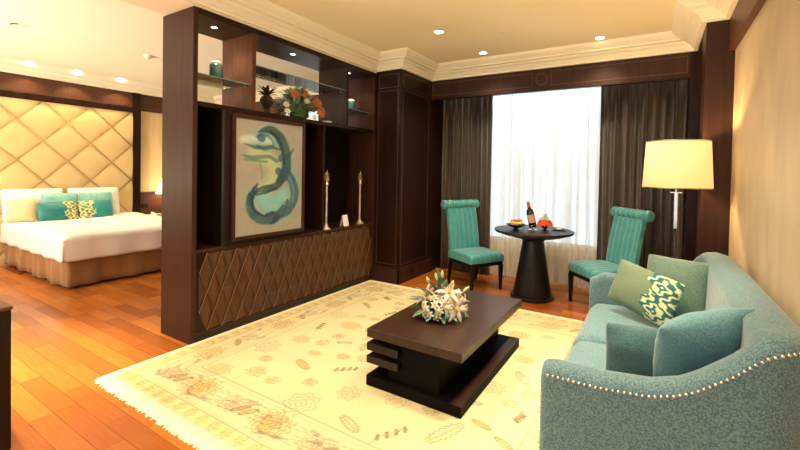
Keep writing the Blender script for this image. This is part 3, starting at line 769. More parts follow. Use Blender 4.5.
# wine bottle leaning in a small stand
wx, wy = cr(-.02, -.05)
wb = thing('wine_bottle', 'dark wine bottle leaning in its stand on the round table', 'bottle', (wx,wy,TZ))
tilt = Matrix.Rotation(math.radians(-13), 3, Vector((-.51,.86,0)))
WB = Vector((wx,wy,TZ+.035))
bm = NB(); lathe(bm, [(0,0),(.042,0),(.045,.006),(.045,.18),(.038,.21),(.019,.235),(.017,.31),(0,.31)], *WB, 24, tilt); obj('glass_body', bm, M['bottle'], wb, 'auto')
bm = NB(); lathe(bm, [(.0455,.06),(.0456,.16)], *WB, 24, tilt); obj('paper_label', bm, M['label'], wb, True)
bm = NB(); lathe(bm, [(.0175,.25),(.0195,.252),(.0195,.316),(0,.318)], *WB, 20, tilt); obj('capsule', bm, M['orange'], wb, 'auto')
bst = thing('bottle_stand', 'small silver stand cradling the leaning wine bottle', 'stand', (wx,wy,TZ))
bm = NB(); lathe(bm, [(0,0),(.055,0),(.055,.006),(.02,.010),(.012,.02),(.03,.033),(0,.030)], wx, wy, TZ, 24); obj('foot', bm, M['chrome'], bst, 'auto')
bm = NB(); c0 = WB + tilt @ Vector((0,0,.03))
tube(bm, [c0 + tilt @ Vector((.048*math.cos(a), .048*math.sin(a), 0)) for a in np.linspace(0, 2*PI, 25)], .0025, 6)
tube(bm, [(wx,wy-.03,TZ+.006), c0 + tilt @ Vector((0,-.048,0))], .0025, 6); tube(bm, [(wx,wy+.03,TZ+.006), c0 + tilt @ Vector((0,.048,0))], .0025, 6)
obj('ring', bm, M['chrome'], bst, True)
gx, gy = cr(.12, -.06)
fp = thing('flower_bowl', 'small black pedestal bowl of red and white flowers on the round table', 'flowers', (gx,gy,TZ))
bm = NB(); lathe(bm, [(0,0),(.045,0),(.045,.006),(.018,.014),(.016,.022),(.042,.04),(.055,.068),(.05,.070),(0,.05)], gx, gy, TZ, 24); obj('bowl', bm, M['black'], fp, 'auto')
for i in range(9):
    a = 2*PI*i/9; r_ = .06; bloom('red_flower', fp, (gx+r_*math.cos(a), gy+r_*math.sin(a), TZ+.085+.008*(i%2)), (math.cos(a), math.sin(a), .6), .048, 8, M['redbloom'], None, .5, .5, 2)
for i in range(5):
    a = 2*PI*i/5+.3; r_ = .025 if i else 0; bloom('white_flower', fp, (gx+r_*math.cos(a), gy+r_*math.sin(a), TZ+.135+(.045 if i == 0 else .005)), (math.cos(a)*.6*(i>0), math.sin(a)*.6*(i>0), 1), .048, 7, M['petal'], None, .5, .6, 2)
bm = NB(); tube(bm, [(gx,gy,TZ+.05),(gx,gy,TZ+.16)], .008, 6); obj('stem', bm, M['leaf'], fp, True)
sx_, sy_ = cr(.30, -.03)
nap = thing('saucer', 'small dark saucer at the right side of the round table', 'plate', (sx_,sy_,TZ))
bm = NB(); lathe(bm, [(0,0),(.05,0),(.085,.012),(.083,.014),(.05,.005),(0,.005)], sx_, sy_, TZ, 28); obj('dish', bm, M['black'], nap, True)
bm = NB(); lathe(bm, [(0,.006),(.035,.006),(.04,.014),(.03,.024),(0,.028)], sx_, sy_, TZ, 16)
tag(obj('folded_towel', bm, M['petal_p'], None, True), 'small pale rolled towel lying on the dark saucer', 'towel')

# ------------------------------------------------------------------ sofa
sf = thing('sofa', 'pale green tweed sofa with curved back and nailhead trim along the right wall', 'sofa', (.05, 2.8, .0))
def hx(x):
    pts = [(-.44,.60),(-.41,.625),(-.38,.655),(-.33,.652),(-.2,.652),(0,.672),(.10,.705),(.16,.742),(.22,.79),(.276,.836),(.342,.912),(.38,.936),(.6,.936)]
    for (a,b),(c,d) in zip(pts, pts[1:]):
        if x <= c: return b+(d-b)*max(0,(x-a)/(c-a))
    return .925
def shell():
    ya, yb, xb, rc = 1.85, 3.80, .44, .12
    path = []
    for x in np.linspace(-.385, xb-rc, 30): path.append((x, ya))
    for a in np.linspace(-PI/2, 0, 9)[1:]: path.append((xb-rc+rc*math.cos(a), ya+rc+rc*math.sin(a)))
    for y in np.linspace(ya+rc, yb-rc*2.2, 26)[1:]: path.append((xb, y))
    rc2 = rc*2.2
    for a in np.linspace(0, PI/2, 9)[1:]: path.append((xb-rc2+rc2*math.cos(a), yb-rc2+rc2*math.sin(a)))
    for x in np.linspace(xb-rc2, -.44, 24)[1:]: path.append((x, yb))
    rings = []; P_ = [Vector(p) for p in path]; info = []
    for i, p in enumerate(P_):
        d = (P_[min(i+1,len(P_)-1)]-P_[max(i-1,0)]).normalized(); n_ = Vector((d.y,-d.x))  # outward
        h = hx(p.x); w_ = .068
        back = min(1, max(0, (p.x-.10)/.28))
        inn = w_ + .035*back
        sec = []
        sec += [(w_, .10), (w_, .3), (w_, h-.055)]
        for a in np.linspace(.25, PI-.25, 8):
            c_ = math.cos(a); sec.append(((w_ if c_ > 0 else inn)*c_*1.02, h-.045+.055*math.sin(a)))
        sec += [(-inn, h-.07), (-inn-.02*back, .3+.2*back), (-inn-.015*back, .10)]
        rings.append([(p.x+n_.x*o, p.y+n_.y*o, z) for o, z in sec]); info.append((p, n_, h))
    # rounded arm fronts: pull first and last rings
    for idx, s in ((0,1),(-1,-1)):
        base = rings[idx]; p = info[idx][0]; out = []
        for (x,y,z) in base: out.append((x-.035, p.y+(y-p.y)*.72, .10 if z < .11 else z-.02*(z > .5)))
        mid = [(x-.022, p.y+(y-p.y)*.92, z-.006*(z > .5)) for (x,y,z) in base]
        if idx == 0: rings = [out, mid]+rings
        else: rings = rings+[mid, out]
    bm = NB(); loft(bm, rings); o = obj('arms_and_back', bm, M['sofa'], sf, True); return info
info = shell()
# nailheads
bm = NB(); last = None; cnt = 0
def nail(p, n_):
    ball(bm, p, .0075, sub=1)
acc = 0; prev = None
pts3 = []
for (p, n_, h) in info: pts3.append(Vector((p.x+n_.x*.070, p.y+n_.y*.070, h-.032)))
p0 = info[0]
for z in np.arange(.12, .585, .024): ball(bm, (-.420, 1.803, z), .0055, sub=1)
prev = pts3[0]; ball(bm, prev, .0075, sub=1)
obj('nailhead_trim', bm, M['nail'], sf, True); bm = NB()
for q in pts3[1:]:
    seg = q-prev; 
    while seg.length >= .0215:
        prev = prev+seg.normalized()*.0215; ball(bm, prev, .0075, sub=1); seg = q-prev
obj('nailhead_trim', bm, M['nail'], sf, True)
obj('base_frame', bx(-.42, .37, 1.93, 3.72, .10, .27, .015), M['sofa'], sf)
def cushion_box(y0, y1):
    bm = NB(); nxx, nyy = 16, 18; x0, x1, z0, z1 = -.455, .35, .272, .435
    A = {}
    for s in (0,1):
        for i in range(nxx+1):
            for j in range(nyy+1):
                u, v = i/nxx*2-1, j/nyy*2-1; f_ = (1-abs(u)**6)*(1-abs(v)**8); q = max(0,f_)**.35
                zz = (z0+z1)/2 + (1 if s else -1)*((z1-z0)/2*q*(1 if not s else 1+.05*(1-u*u)*(1-v*v)))
                xx = x0+(x1-x0)*(u*.5+.5); A[s,i,j] = None if False else (xx, y0+(y1-y0)*(v*.5+.5), zz)
    V_ = {k: bm.verts.new(c) for k, c in A.items()}
    for s in (0,1):
        for i in range(nxx):
            for j in range(nyy): bm.faces.new([V_[s,i,j],V_[s,i+1,j],V_[s,i+1,j+1],V_[s,i,j+1]])
    bmesh.ops.remove_doubles(bm, verts=bm.verts, dist=.0004)
    obj('seat_cushion', bm, M['sofa'], sf, True)
cushion_box(1.925, 2.825); cushion_box(2.83, 3.725)
for x in (-.38, .40):
    for y in (1.90, 3.76):
        bm = NB(); loft(bm, [[(x+a*.018, y+b*.018, .0145 if x < -.1 else 0) for a,b in ((-1,-1),(1,-1),(1,1),(-1,1))], [(x+a*.028, y+b*.028, .101) for a,b in ((-1,-1),(1,-1),(1,1),(-1,1))]])
        obj('foot', bm, M['black'], sf)

# ------------------------------------------------------------------ pillows
def pillow(name, label, cat, c, right, up, W_, H_, T_, m, seed=0, colf=None, group=None, wr=.006, n=40, parent=None, pinch=.10):
    r = np.random.RandomState(seed); u = np.linspace(-1,1,n+1); U, V = np.meshgrid(u, u, indexing='ij')
    nz = np.zeros_like(U)
    for i in range(7):
        a = r.randn(2)*4; nz += np.sin(U*a[0]+V*a[1]+r.rand()*6)
    nz /= 7
    f_ = np.clip((1-np.abs(U)**2.3)*(1-np.abs(V)**2.3), 0, 1)**.62
    rd = 1-.045*U**6*V**6; Xp = U*W_/2*(1-pinch*(1-V**2)*np.abs(U)**4*.35)*rd; Yp = V*H_/2*(1-pinch*(1-U**2)*np.abs(V)**4*.35)*rd
    # gentle folds radiating from corners
    fold = np.sin((U*V)*9+seed)*.3
    Rv = Vector(right).normalized(); Uv = Vector(up); Uv = (Uv - Rv*Uv.dot(Rv)).normalized(); Nv = Rv.cross(Uv)
    cs = []; 
    for s in (1,-1):
        Zp = s*(T_/2*f_) + wr*(nz+fold)*f_**.5*(1 if s > 0 else .6)
        Q_ = (np.array(c)[None,None] + Xp[...,None]*np.array(Rv) + Yp[...,None]*np.array(Uv) + Zp[...,None]*np.array(Nv)); cs.append(Q_.reshape(-1,3))
    co = np.concatenate(cs); q1 = grid_quads(n+1,n+1); q2 = grid_quads(n+1,n+1,(n+1)**2)[:, ::-1]
    col_ = None
    if colf is not None:
        cc = colf(U, V).reshape(-1,3); col_ = np.concatenate([cc, cc])
    me = npmesh(name, co, np.concatenate([q1,q2]), col_)
    b = bmesh.new(); b.from_mesh(me); bmesh.ops.remove_doubles(b, verts=b.verts, dist=1e-4); b.to_mesh(me); b.free()
    o = link(name, me, m, parent, True)
    if label: tag(o, label, cat, group)
    return o
def smoothstep(a, b, x): t = np.clip((x-a)/(b-a),0,1); return t*t*(3-2*t)
def ikat_col(base, x0=-.05, side=1, teal=(30,105,110), cream=(225,220,165)):
    def f_(U, V):
        out = np.ones(U.shape+(3,))*lin(base)
        r_ = np.random.RandomState(1)
        edge = x0+.10*np.sin(V*6)+.05*np.sin(V*17)
        m_ = (U*side > edge)
        a = U*side-.52; v = (V+1)%1.0-.5
        d1 = np.abs(a)*1.8+np.abs(v)*1.6+.10*np.sin(V*23+U*9)+.05*np.sin(U*31)
        pat = (np.sin(d1*11.5) > -.15)
        c_ = np.where(pat[...,None], lin(teal), lin(cream))
        return np.where(m_[...,None], c_, out)
    return f_
pillow('throw_pillow', 'large square green pillow leaning in the far corner of the sofa', 'pillow', (.145,3.52,.668), (.84,-.54,.03), (.10,.16,1), .47, .46, .16, M['pillow_g'], 2, group='sofa pillows')
pillow('throw_pillow', 'small oblong green pillow with teal and cream ikat end', 'pillow', (-.055,3.33,.655), (.80,-.50,-.17), (.16,.20,.95), .50, .34, .13, M['ikat'], 5, ikat_col((112,130,104), .20), group='sofa pillows', n=90)
pillow('throw_pillow', 'dark slate teal pillow standing at the near end of the sofa', 'pillow', (-.015,2.36,.575), (.95,.22,.0), (.05,.18,1), .40, .29, .14, M['pillow_d'], 9, group='sofa pillows', wr=.012)
pillow('throw_pillow', 'large light blue pillow leaning on the sofa back nearest the camera', 'pillow', (.20,2.235,.725), (.3665,.175,.111), (.0325,-.255,.348), .42, .43, .22, M['pillow_b'], 12, group='sofa pillows', wr=.012)

# ------------------------------------------------------------------ floor lamp
lx, ly = .16, 4.12
fl = thing('floor_lamp', 'floor lamp with glowing cream drum shade behind the sofa', 'floor lamp', (lx,ly,0))
bm = NB(); lathe(bm, [(.262,1.412),(.240,1.812)], lx, ly, 0, 64); o = obj('lamp_shade', bm, M['shade'], fl, True); solid(o, .002)
bm = NB()
for z, r_ in ((1.412,.262),(1.812,.240)): lathe(bm, [(r_-.004,z-.005),(r_+.003,z-.005),(r_+.003,z+.005),(r_-.004,z+.005),(r_-.004,z-.005)], lx, ly, 0, 64)
obj('shade_rim', bm, M['gold'], o, True)
bm = NB(); lathe(bm, [(0,0),(.15,0),(.15,.012),(.14,.02),(0,.022)], lx, ly, 0, 40); obj('base', bm, M['darkmet'], fl, 'auto')
bm = NB(); tube(bm, [(lx,ly,.02),(lx,ly,1.05)], .009, 10); obj('pole', bm, M['darkmet'], fl, True)
bm = NB(); box(bm, lx-.014, lx+.014, ly-.014, ly+.014, 1.05, 1.36, .003); obj('chrome_column', bm, M['chrome'], fl)
bm = NB(); box(bm, lx-.045, lx+.045, ly-.008, ly+.008, 1.365, 1.373); tube(bm, [(lx,ly,1.36),(lx,ly,1.56)], .007, 8); obj('stem', bm, M['chrome'], fl)
bm = NB(); ball(bm, (lx,ly,1.60), .035, sub=2); obj('bulb', bm, M['whitepl'], fl, True)
bpy.data.objects['bulb'].data.materials[0] = M['bulb']

# ------------------------------------------------------------------ bedroom
hb = thing('headboard', 'cream leather headboard panel tufted in large diamonds on the bedroom wall', 'headboard', (XH+.06, 2.4, 0))
def headpanel():
    y0, y1, z0, z1 = .2, 3.575, .0, 2.50; ny, nz = 300, 200
    Y, Z = np.meshgrid(np.linspace(y0,y1,ny), np.linspace(z0,z1,nz), indexing='ij')
    P_ = (Y-2.03)/.305; Q_ = (Z-2.205)/.315
    a = (P_+Q_)/2; b = (P_-Q_)/2
    h = np.minimum(1, (np.abs(np.sin(PI*a))*np.abs(np.sin(PI*b)))**.22*1.06)
    X = XH+.05+.038*h
    return link('tufted_panel', npmesh('tufted_panel', np.stack([X,Y,Z],-1).reshape(-1,3), grid_quads(ny,nz)), M['leather'], hb, True)
headpanel()
bm = NB()
for sgn in (1, -1):
    for k in range(-14, 15):
        # lines P+sgn*Q = 2k in lattice units
        pts = []
        for t in np.linspace(.2, 3.575, 120):
            P_ = (t-2.03)/.305; Q_ = (2*k-P_)*sgn; z = 2.205+.315*Q_
            if .26 < z < 2.495: pts.append((XH+.078, t, z))
        if len(pts) > 2: tube(bm, [pts[0], pts[-1]], .0065, 5)
obj('seam_shade', bm, M['seam'], hb, True)  # tan tubes added in place of shading in the diamond creases
bd = thing('bed', 'large bed with white duvet and gold satin skirt against the tufted headboard', 'bed', (-7.2, 2.72, 0))
BX0, BX1, BY0, BY1 = -8.30, -6.08, 1.92, 3.58
# skirt with soft pleats
def skirt():
    path = []; per = [(BX0,BY0),(BX1,BY0),(BX1,BY1),(BX0,BY1)]
    pts = []
    for (a,b) in zip(per, per[1:]):
        a, b = Vector(a), Vector(b); n_ = int((b-a).length/.03); d = (b-a).normalized(); nn = Vector((d.y,-d.x)); L_ = (b-a).length
        for i in range(n_): pts.append((a+(b-a)*i/n_, nn, L_*i/n_))
    rings = []
    for p, nn, s in pts:
        R_ = []
        for k in range(6):
            t = k/5; w_ = .022*(1-.8*t)*(math.sin(s*11)+.7*math.sin(s*27+1)); R_.append((p.x+nn.x*(w_+.01), p.y+nn.y*(w_+.01), .03+.36*t))
        rings.append(R_)
    bm = NB(); loft(bm, rings, closed=False, caps=False); o = obj('bed_skirt', bm, M['skirt'], bd, True); solid(o, .004)
skirt()
obj('box_spring', bx(BX0+.03, BX1-.03, BY0+.03, BY1-.03, .08, .40, .02), M['skirt'], bd)
for x in (BX0+.1, BX1-.1):
    for y in (BY0+.1, BY1-.1):
        bm = NB(); lathe(bm, [(0,0),(.03,0),(.035,.03),(.035,.081),(0,.081)], x, y, 0, 16); obj('foot', bm, M['black'], bd, True)
def duvet():
    nx, ny = 70, 60; drop = .30; top = .655
    us = np.linspace(-0.0, 1, nx); L_ = BX1+.03-BX0; Wd = BY1-BY0+.06
    s = np.linspace(0, L_+drop, nx); t = np.linspace(-drop, Wd+drop, ny)
    S_, T_ = np.meshgrid(s, t, indexing='ij'); x = np.minimum(S_, L_); dx_ = np.maximum(0, S_-L_)
    y = np.clip(T_, 0, Wd); dy_ = np.maximum(0, -T_)+np.maximum(0, T_-Wd)
    dr = np.maximum(dx_, dy_); rnd = np.minimum(dr, .05)
    wav = .010*np.sin(S_*9+T_*2)*np.sin(T_*7)+.006*np.sin(S_*17)*np.sin(T_*13+1)
    Z = top - dr + .012*np.exp(-dr*30) + wav*(dr < .02) - .0
    rip = .014*np.sin(S_*14+2)*(dy_/drop)+.014*np.sin(T_*15)*(dx_/drop)
    X = BX0 + x + (.02*(dx_ > 0)+rip*(dx_ > 0))
    Y = BY0-.03 + y + np.where(T_ < 0, -.02-rip, np.where(T_ > Wd, .02+rip, 0))
    # round shoulders
    ed = np.minimum(np.minimum(y, Wd-y), L_-x); Z -= .030*np.exp(-ed*22)*(dr <= 0) + .030*(dr > 0)*np.exp(-dr*10)*0
    Z = np.where(dr > 0, top-.02-dr*.96, Z)
    co = np.stack([X,Y,Z],-1).reshape(-1,3)
    o = link('duvet', npmesh('duvet', co, grid_quads(nx,ny)), M['white'], bd, True); solid(o, .018)
duvet()
obj('mattress', bx(BX0+.02, BX1-.02, BY0+.02, BY1-.02, .40, .62, .04, 3), M['white'], bd)
tl = (-.18,0,1)
WG = 'white bed pillows'
pillow('bed_pillow', 'white pillow upright against the headboard on the left half of the bed', 'pillow', (-8.13,2.18,.90), (0,1,0), (-.22,0,1), .72, .50, .20, M['white'], 21, group=WG)
pillow('bed_pillow', 'white pillow upright against the headboard on the right half of the bed', 'pillow', (-8.13,2.94,.90), (0,1,0), (-.22,0,1), .72, .50, .20, M['white'], 22, group=WG)
pillow('bed_pillow', 'small cream pillow at the left edge of the bed in front of the white one', 'pillow', (-7.93,1.98,.84), (0,1,0), (-.3,0,1), .34, .36, .14, M['cream_pillow'], 23)
TG = 'teal bed cushions'
pillow('bed_cushion', 'pale teal cushion behind the left ikat cushion on the bed', 'cushion', (-7.95,2.44,.88), (0,1,0), (-.3,0,1), .46, .40, .13, M['teal_light'], 31, group=TG)
pillow('bed_cushion', 'pale teal cushion behind the right ikat cushion on the bed', 'cushion', (-7.95,2.90,.88), (0,1,0), (-.3,0,1), .46, .40, .13, M['teal_light'], 32, group=TG)
pillow('bed_cushion', 'left teal cushion on the bed with cream ikat pattern on its right end', 'cushion', (-7.79,2.36,.80), (0,1,0), (-.35,0,1), .48, .32, .13, M['bed_teal'], 33, ikat_col((30,125,125), .30, 1, (90,125,80), (235,225,160)), group=TG, n=70)
pillow('bed_cushion', 'right teal cushion on the bed with cream ikat pattern on its left end', 'cushion', (-7.79,2.83,.80), (0,1,0), (-.35,0,1), .46, .32, .13, M['bed_teal'], 34, ikat_col((40,140,135), .20, -1, (90,125,80), (235,225,160)), group=TG, n=70)
# bedside: panel, nightstand, lamp, phone
wp = thing('bedside_wainscot', 'wooden wall panel with switch plate beside the bed', 'wall panel', (XH+.02, 4.2, 0))
obj('board', bx(XH+.001, XH+.04, 3.705, 5.1, .3, 1.0, .005), M['frieze_l'], wp)
obj('cap_rail', bx(XH+.001, XH+.06, 3.705, 5.1, 1.0, 1.03, .004), M['frieze_l'], wp)
sw = obj('switch_plate', bx(XH+.041, XH+.048, 3.74, 3.86, .73, .81, .002), M['black'], wp)
for y in (3.77, 3.83): obj('switch_button', bx(XH+.049, XH+.053, y-.015, y+.015, .75, .79, .002), M['darkmet'], sw)
ns = thing('nightstand', 'dark wooden nightstand beside the bed under the small lamp', 'nightstand', (-8.05, 4.0, 0))
obj('body', bx(-8.33, -7.80, 3.72, 4.35, .06, .56, .004), M['wood'], ns)
obj('top', bx(-8.335, -7.78, 3.70, 4.37, .5605, .585, .004), M['wood_side'], ns)
for z in (.10, .33):
    d = obj('drawer', bx(-7.80, -7.785, 3.74, 4.33, z, z+.20, .003), M['wood_side'], ns)
    bm = NB(); ball(bm, (-7.77, 4.03, z+.1), .014, sub=2); obj('knob', bm, M['gold'], d, True)
bm = NB(); box(bm, -8.33, -7.83, 3.74, 4.33, 0, .06); obj('plinth', bm, M['black'], ns)
bl = thing('bedside_lamp', 'small bedside lamp with white conical shade on the nightstand', 'lamp', (-8.13,4.10,.585))
bm = NB(); lathe(bm, [(.20,1.00),(.10,1.31)], -8.13, 4.10, 0, 40); o = obj('lamp_shade', bm, M['shade2'], bl, True); solid(o, .002)
bm = NB(); lathe(bm, [(0,.586),(.07,.586),(.07,.60),(.02,.62),(.045,.70),(.05,.78),(.02,.88),(.012,1.02),(0,1.02)], -8.13, 4.10, 0, 24); obj('base', bm, M['gold'], bl, True)
tp = thing('telephone', 'cream desk telephone on the nightstand next to the bed', 'telephone', (-7.90,3.80,.586))
bm = NB(); loft(bm, [[(-8.0,y,.587),(-7.81,y,.587),(-7.81,y,.605),(-8.0,y,.64)] for y in (3.72,3.90)]); obj('phone_body', bm, M['whitepl'], tp)
bm = NB(); tube(bm, [(-7.99,3.75,.655),(-7.985,3.75,.665),(-7.90,3.75,.655),(-7.825,3.75,.64),(-7.82,3.75,.625)], [.016,.02,.013,.02,.016], 10); obj('handset', bm, M['whitepl'], tp, True)
bm = NB()
for i in range(3):
    for j in range(4): x_ = -7.84-.03*j; box(bm, x_-.008, x_+.008, 3.80+.03*i-.009, 3.80+.03*i+.009, .612+(.0055*j), .618+(.0055*j))
obj('keypad', bm, M['darkmet'], tp)

# near left console
cs = thing('console_cabinet', 'dark console with brown top at the lower left edge of the view', 'console', (-3.3, .4, 0))
obj('top', bx(-3.75, -2.88, -.6, .69, .742, .759, .002), M['frieze_l'], cs)
obj('side_panel', bx(-2.915, -2.885, -.59, .685, 0, .7415, .002), M['espresso'], cs)
obj('side_panel', bx(-3.74, -3.71, -.59, .685, 0, .7415, .002), M['espresso'], cs)
obj('door', bx(-3.708, -2.917, -.58, -.565, .04, .73, .002), M['espresso'], cs)
obj('back_panel', bx(-3.708, -2.917, .655, .672, .04, .73, .002), M['espresso'], cs)

# ------------------------------------------------------------------ things on the divider
def jar(x, y, z, label):
    t = thing('tea_jar', label, 'jar', (x,y,z), 0, 'teal jars')
    bm = NB(); lathe(bm, [(0,.0),(.052,.0),(.058,.008),(.058,.145),(.05,.155),(0,.155)], x, y, z, 28); obj('body', bm, M['jar'], t, 'auto')
    bm = NB(); lathe(bm, [(0,.190),(.02,.188),(.045,.178),(.053,.166),(.053,.156),(0,.156)], x, y, z, 28); obj('lid', bm, M['whitepl'], t, 'auto')
jar(-3.55, 2.205, 2.3155, 'teal glazed jar with white lid on the left glass shelf')
jar(-3.62, 4.185, 2.3005, 'teal glazed jar with white lid on the right glass shelf')
# dark pod ornament
px_, py_ = -3.55, 2.765
po = thing('pod_ornament', 'dark vase with spiky brown leaves left of the flowers on the divider', 'ornament', (px_,py_,2.072))
bm = NB(); lathe(bm, [(0,0),(.045,0),(.05,.02),(.03,.05),(.03,.07),(.065,.12),(.072,.16),(.05,.20),(.02,.215),(0,.215)], px_, py_, 2.0705, 10); obj('vase', bm, M['seed'], po, False)
for i in range(12):
    a = 2*PI*i/12; leafobj(po, (px_,py_,2.27), (math.cos(a), math.sin(a), .5+.7*(i%3)), .14, .042, M['seed'], .2, 'spiky_leaf')
# arrangement on the divider
ax_, ay_, az_ = -3.48, 3.13, 2.0705
fd = thing('dried_flower_arrangement', 'green and orange artificial flower arrangement on the middle board of the divider', 'flowers', (ax_,ay_,az_))
bm = NB(); lathe(bm, [(0,0),(.06,0),(.08,.02),(.09,.05),(.08,.052),(0,.04)], ax_, ay_, az_, 20); obj('bowl', bm, M['leaf'], fd, True)
bm = NB(); ball(bm, (ax_,ay_,az_+.09), .09, .8, 1.6, .85, 3)
for v in bm.verts: v.co += Vector((rr.uniform(-1,1), rr.uniform(-1,1), rr.uniform(-1,1)))*.01
obj('moss_ball', bm, M['leaf'], fd)
rq = random.Random(8)
for i in range(95):
    a = rq.uniform(0, 2*PI); e = rq.uniform(-.1, 1.5); d = Vector((math.cos(a)*math.cos(e)*.8, math.sin(a)*math.cos(e)*1.3, math.sin(e)))
    b_ = Vector((ax_,ay_,az_+.06)) + Vector((d.x*.09, d.y*.17, max(0,d.z)*.16))
    leafobj(fd, b_, d+Vector((0,0,.15)), rq.uniform(.10,.17), rq.uniform(.04,.065), (M['leaf2'], M['leaf'], M['leaf3'])[i % 3], .4)
for dy, dz, dx in ((-.12,.27,.07),(.20,.21,.10),(.19,.09,.15),(.24,.12,.12),(.02,.30,.06)):
    bloom('orange_flower', fd, (ax_+dx, ay_+dy, az_+dz), (1,-.3+dy,.35), .062, 10, M['orange'], None, .45, .35, 3)
for dy, dz, dx in ((.02,.20,.12),(-.26,.05,.13),(.08,.02,.17),(-.26,.12,.11)):
    bloom('cream_flower', fd, (ax_+dx, ay_+dy, az_+dz), (1,-.4,.3), .035, 7, M['petal'], M['yellow'], .5, .35)
bloom('yellow_flower', fd, (ax_, ay_+.02, az_+.31), (.3,-.1,1), .13, 8, M['bud'], M['yellow'], .3, .8)
# white dish
bm = NB(); lathe(bm, [(0,0),(.03,0),(.06,.022),(.057,.024),(.03,.006),(0,.006)], -3.42, 3.53, 2.0705, 24)
tag(obj('small_dish', bm, M['whitepl'], None, True), 'small white dish right of the flowers on the divider', 'dish')
# candle holders and card
def holder(x, y, label):
    t = thing('candle_holder', label, 'candle holder', (x,y,.8005), 0, 'tall slender candle holders')
    z = .8005
    bm = NB(); lathe(bm, [(0,0),(.055,0),(.055,.01),(.035,.022),(.018,.05),(.014,.07)], x, y, z, 20); obj('foot', bm, M['pewter'], t, 'auto')
    bm = NB(); lathe(bm, [(.013,.07),(.012,.15),(.016,.16),(.012,.17),(.013,.36),(.016,.37),(.011,.38),(.012,.52),(0,.52)], x, y, z, 14); obj('shaft', bm, M['pewter'], t, 'auto')
    bm = NB(); lathe(bm, [(0,.52),(.022,.525),(.026,.54),(.016,.56),(.03,.58),(.032,.60),(0,.60)], x, y, z, 16); obj('cup', bm, M['gold'], t, 'auto')
    bm = NB()
    for s in (-1,1): tube(bm, [(x,y+s*.02,z+.60),(x,y+s*.035,z+.63),(x,y+s*.03,z+.66),(x,y+s*.012,z+.675)], [.007,.006,.005,.003], 8)
    tube(bm, [(x,y,z+.60),(x,y,z+.66),(x,y+.008,z+.71)], [.012,.009,.003], 8); obj('finial', bm, M['gold'], t, True)
holder(-3.36, 3.475, 'slender candle holder with leafy finial at the niche side nearest the painting')
holder(-3.40, 4.14, 'slender candle holder with leafy finial at the niche side nearest the window')
bm = NB(); c = Vector((-3.40, 3.84, .801))
for s in (-1,1):
    loft(bm, [[c+Vector((s*.035,-.05,0)), c+Vector((s*.035+.002,-.05,0)), c+Vector((s*.001+.002,-.045,.14)), c+Vector((s*.001,-.045,.14))],
              [c+Vector((s*.035,.05,0)), c+Vector((s*.035+.002,.05,0)), c+Vector((s*.001+.002,.045,.14)), c+Vector((s*.001,.045,.14))]])
tag(obj('tent_card', bm, M['whitepl']), 'white folded tent card between the two candle holders', 'card')

# ------------------------------------------------------------------ ceiling fittings
def downlight(x, y, label, group, power, blend=.6, ang=110, colr_=(1,.80,.52), lamp=True):
    t = thing('downlight', label, 'ceiling light', (x,y,ZC), 0, group)
    bm = NB(); lathe(bm, [(.045,-.001),(.062,-.001),(.062,-.007),(.045,-.004)], x, y, ZC, 28); obj('trim_ring', bm, M['whitepl'], t, True)
    bm = NB(); lathe(bm, [(0,-.002),(.045,-.002)], x, y, ZC, 28); obj('lens', bm, M['bulb'], t)
def spot(x, y, z, power, ang=120, blend=.7, c=(1,.78,.48), size=.05, tgt=None):
    l = bpy.data.lights.new('spot', 'SPOT'); l.energy = power; l.spot_size = math.radians(ang); l.spot_blend = blend; l.color = c; l.shadow_soft_size = size
    o = bpy.data.objects.new('spot_light', l); COL.objects.link(o); o.location = (x,y,z)
    if tgt: o.rotation_euler = (Vector(tgt)-Vector((x,y,z))).to_track_quat('-Z','Y').to_euler()
    return o
G1, G2 = 'living room downlights', 'bedroom downlights'
LP = [(-2.09,3.85,'round downlight nearest the divider in the living room ceiling'),(-1.945,4.78,'round downlight close to the window crown, left one'),(-.577,4.85,'round downlight in the ceiling right of the window centre')]
for x, y, lab in LP: downlight(x, y, lab, G1, 0)
for x, y, lab in [(-8.14,2.13,'leftmost round downlight in front of the headboard'),(-8.16,2.71,'middle round downlight in front of the headboard'),(-8.15,3.32,'rightmost round downlight in front of the headboard')]: downlight(x, y, lab, G2, 0)
sd = thing('smoke_detector', 'white round smoke detector on the bedroom ceiling beside the divider', 'smoke detector', (-6.1,2.8,ZC))
bm = NB(); lathe(bm, [(0,-.001),(.055,-.001),(.055,-.02),(.045,-.03),(0,-.03)], -6.1, 2.8, ZC, 28); obj('housing', bm, M['whitepl'], sd, 'auto')
bm = NB(); lathe(bm, [(0,-.0305),(.03,-.0305),(.025,-.055),(0,-.058)], -6.1, 2.8, ZC, 20); obj('sensor_head', bm, M['whitepl'], sd, 'auto')
ve = thing('ceiling_vent', 'thin dark curved air slot in the bedroom ceiling at upper left', 'vent', (-6.13,1.52,ZC))
bm = NB(); lathe(bm, [(0,-.001),(.07,-.001),(.065,-.006),(0,-.008)], -6.13, 1.52, ZC, 28); obj('cover', bm, M['whitepl'], ve, 'auto')
bm = NB(); tube(bm, [(-6.13+.07*math.cos(a), 1.52+.07*math.sin(a), ZC-.006) for a in np.linspace(-2.2,-.4,10)], .005, 6); obj('slot', bm, M['darkmet'], ve, True)
sp = thing('sprinkler_head', 'tiny sprinkler head in the living room ceiling between the downlights', 'sprinkler', (-1.495,4.18,ZC))
bm = NB(); lathe(bm, [(0,-.001),(.025,-.001),(.022,-.006),(.008,-.008),(.008,-.02),(.014,-.022),(0,-.024)], -1.495, 4.18, ZC, 18); obj('cap', bm, M['whitepl'], sp, 'auto')

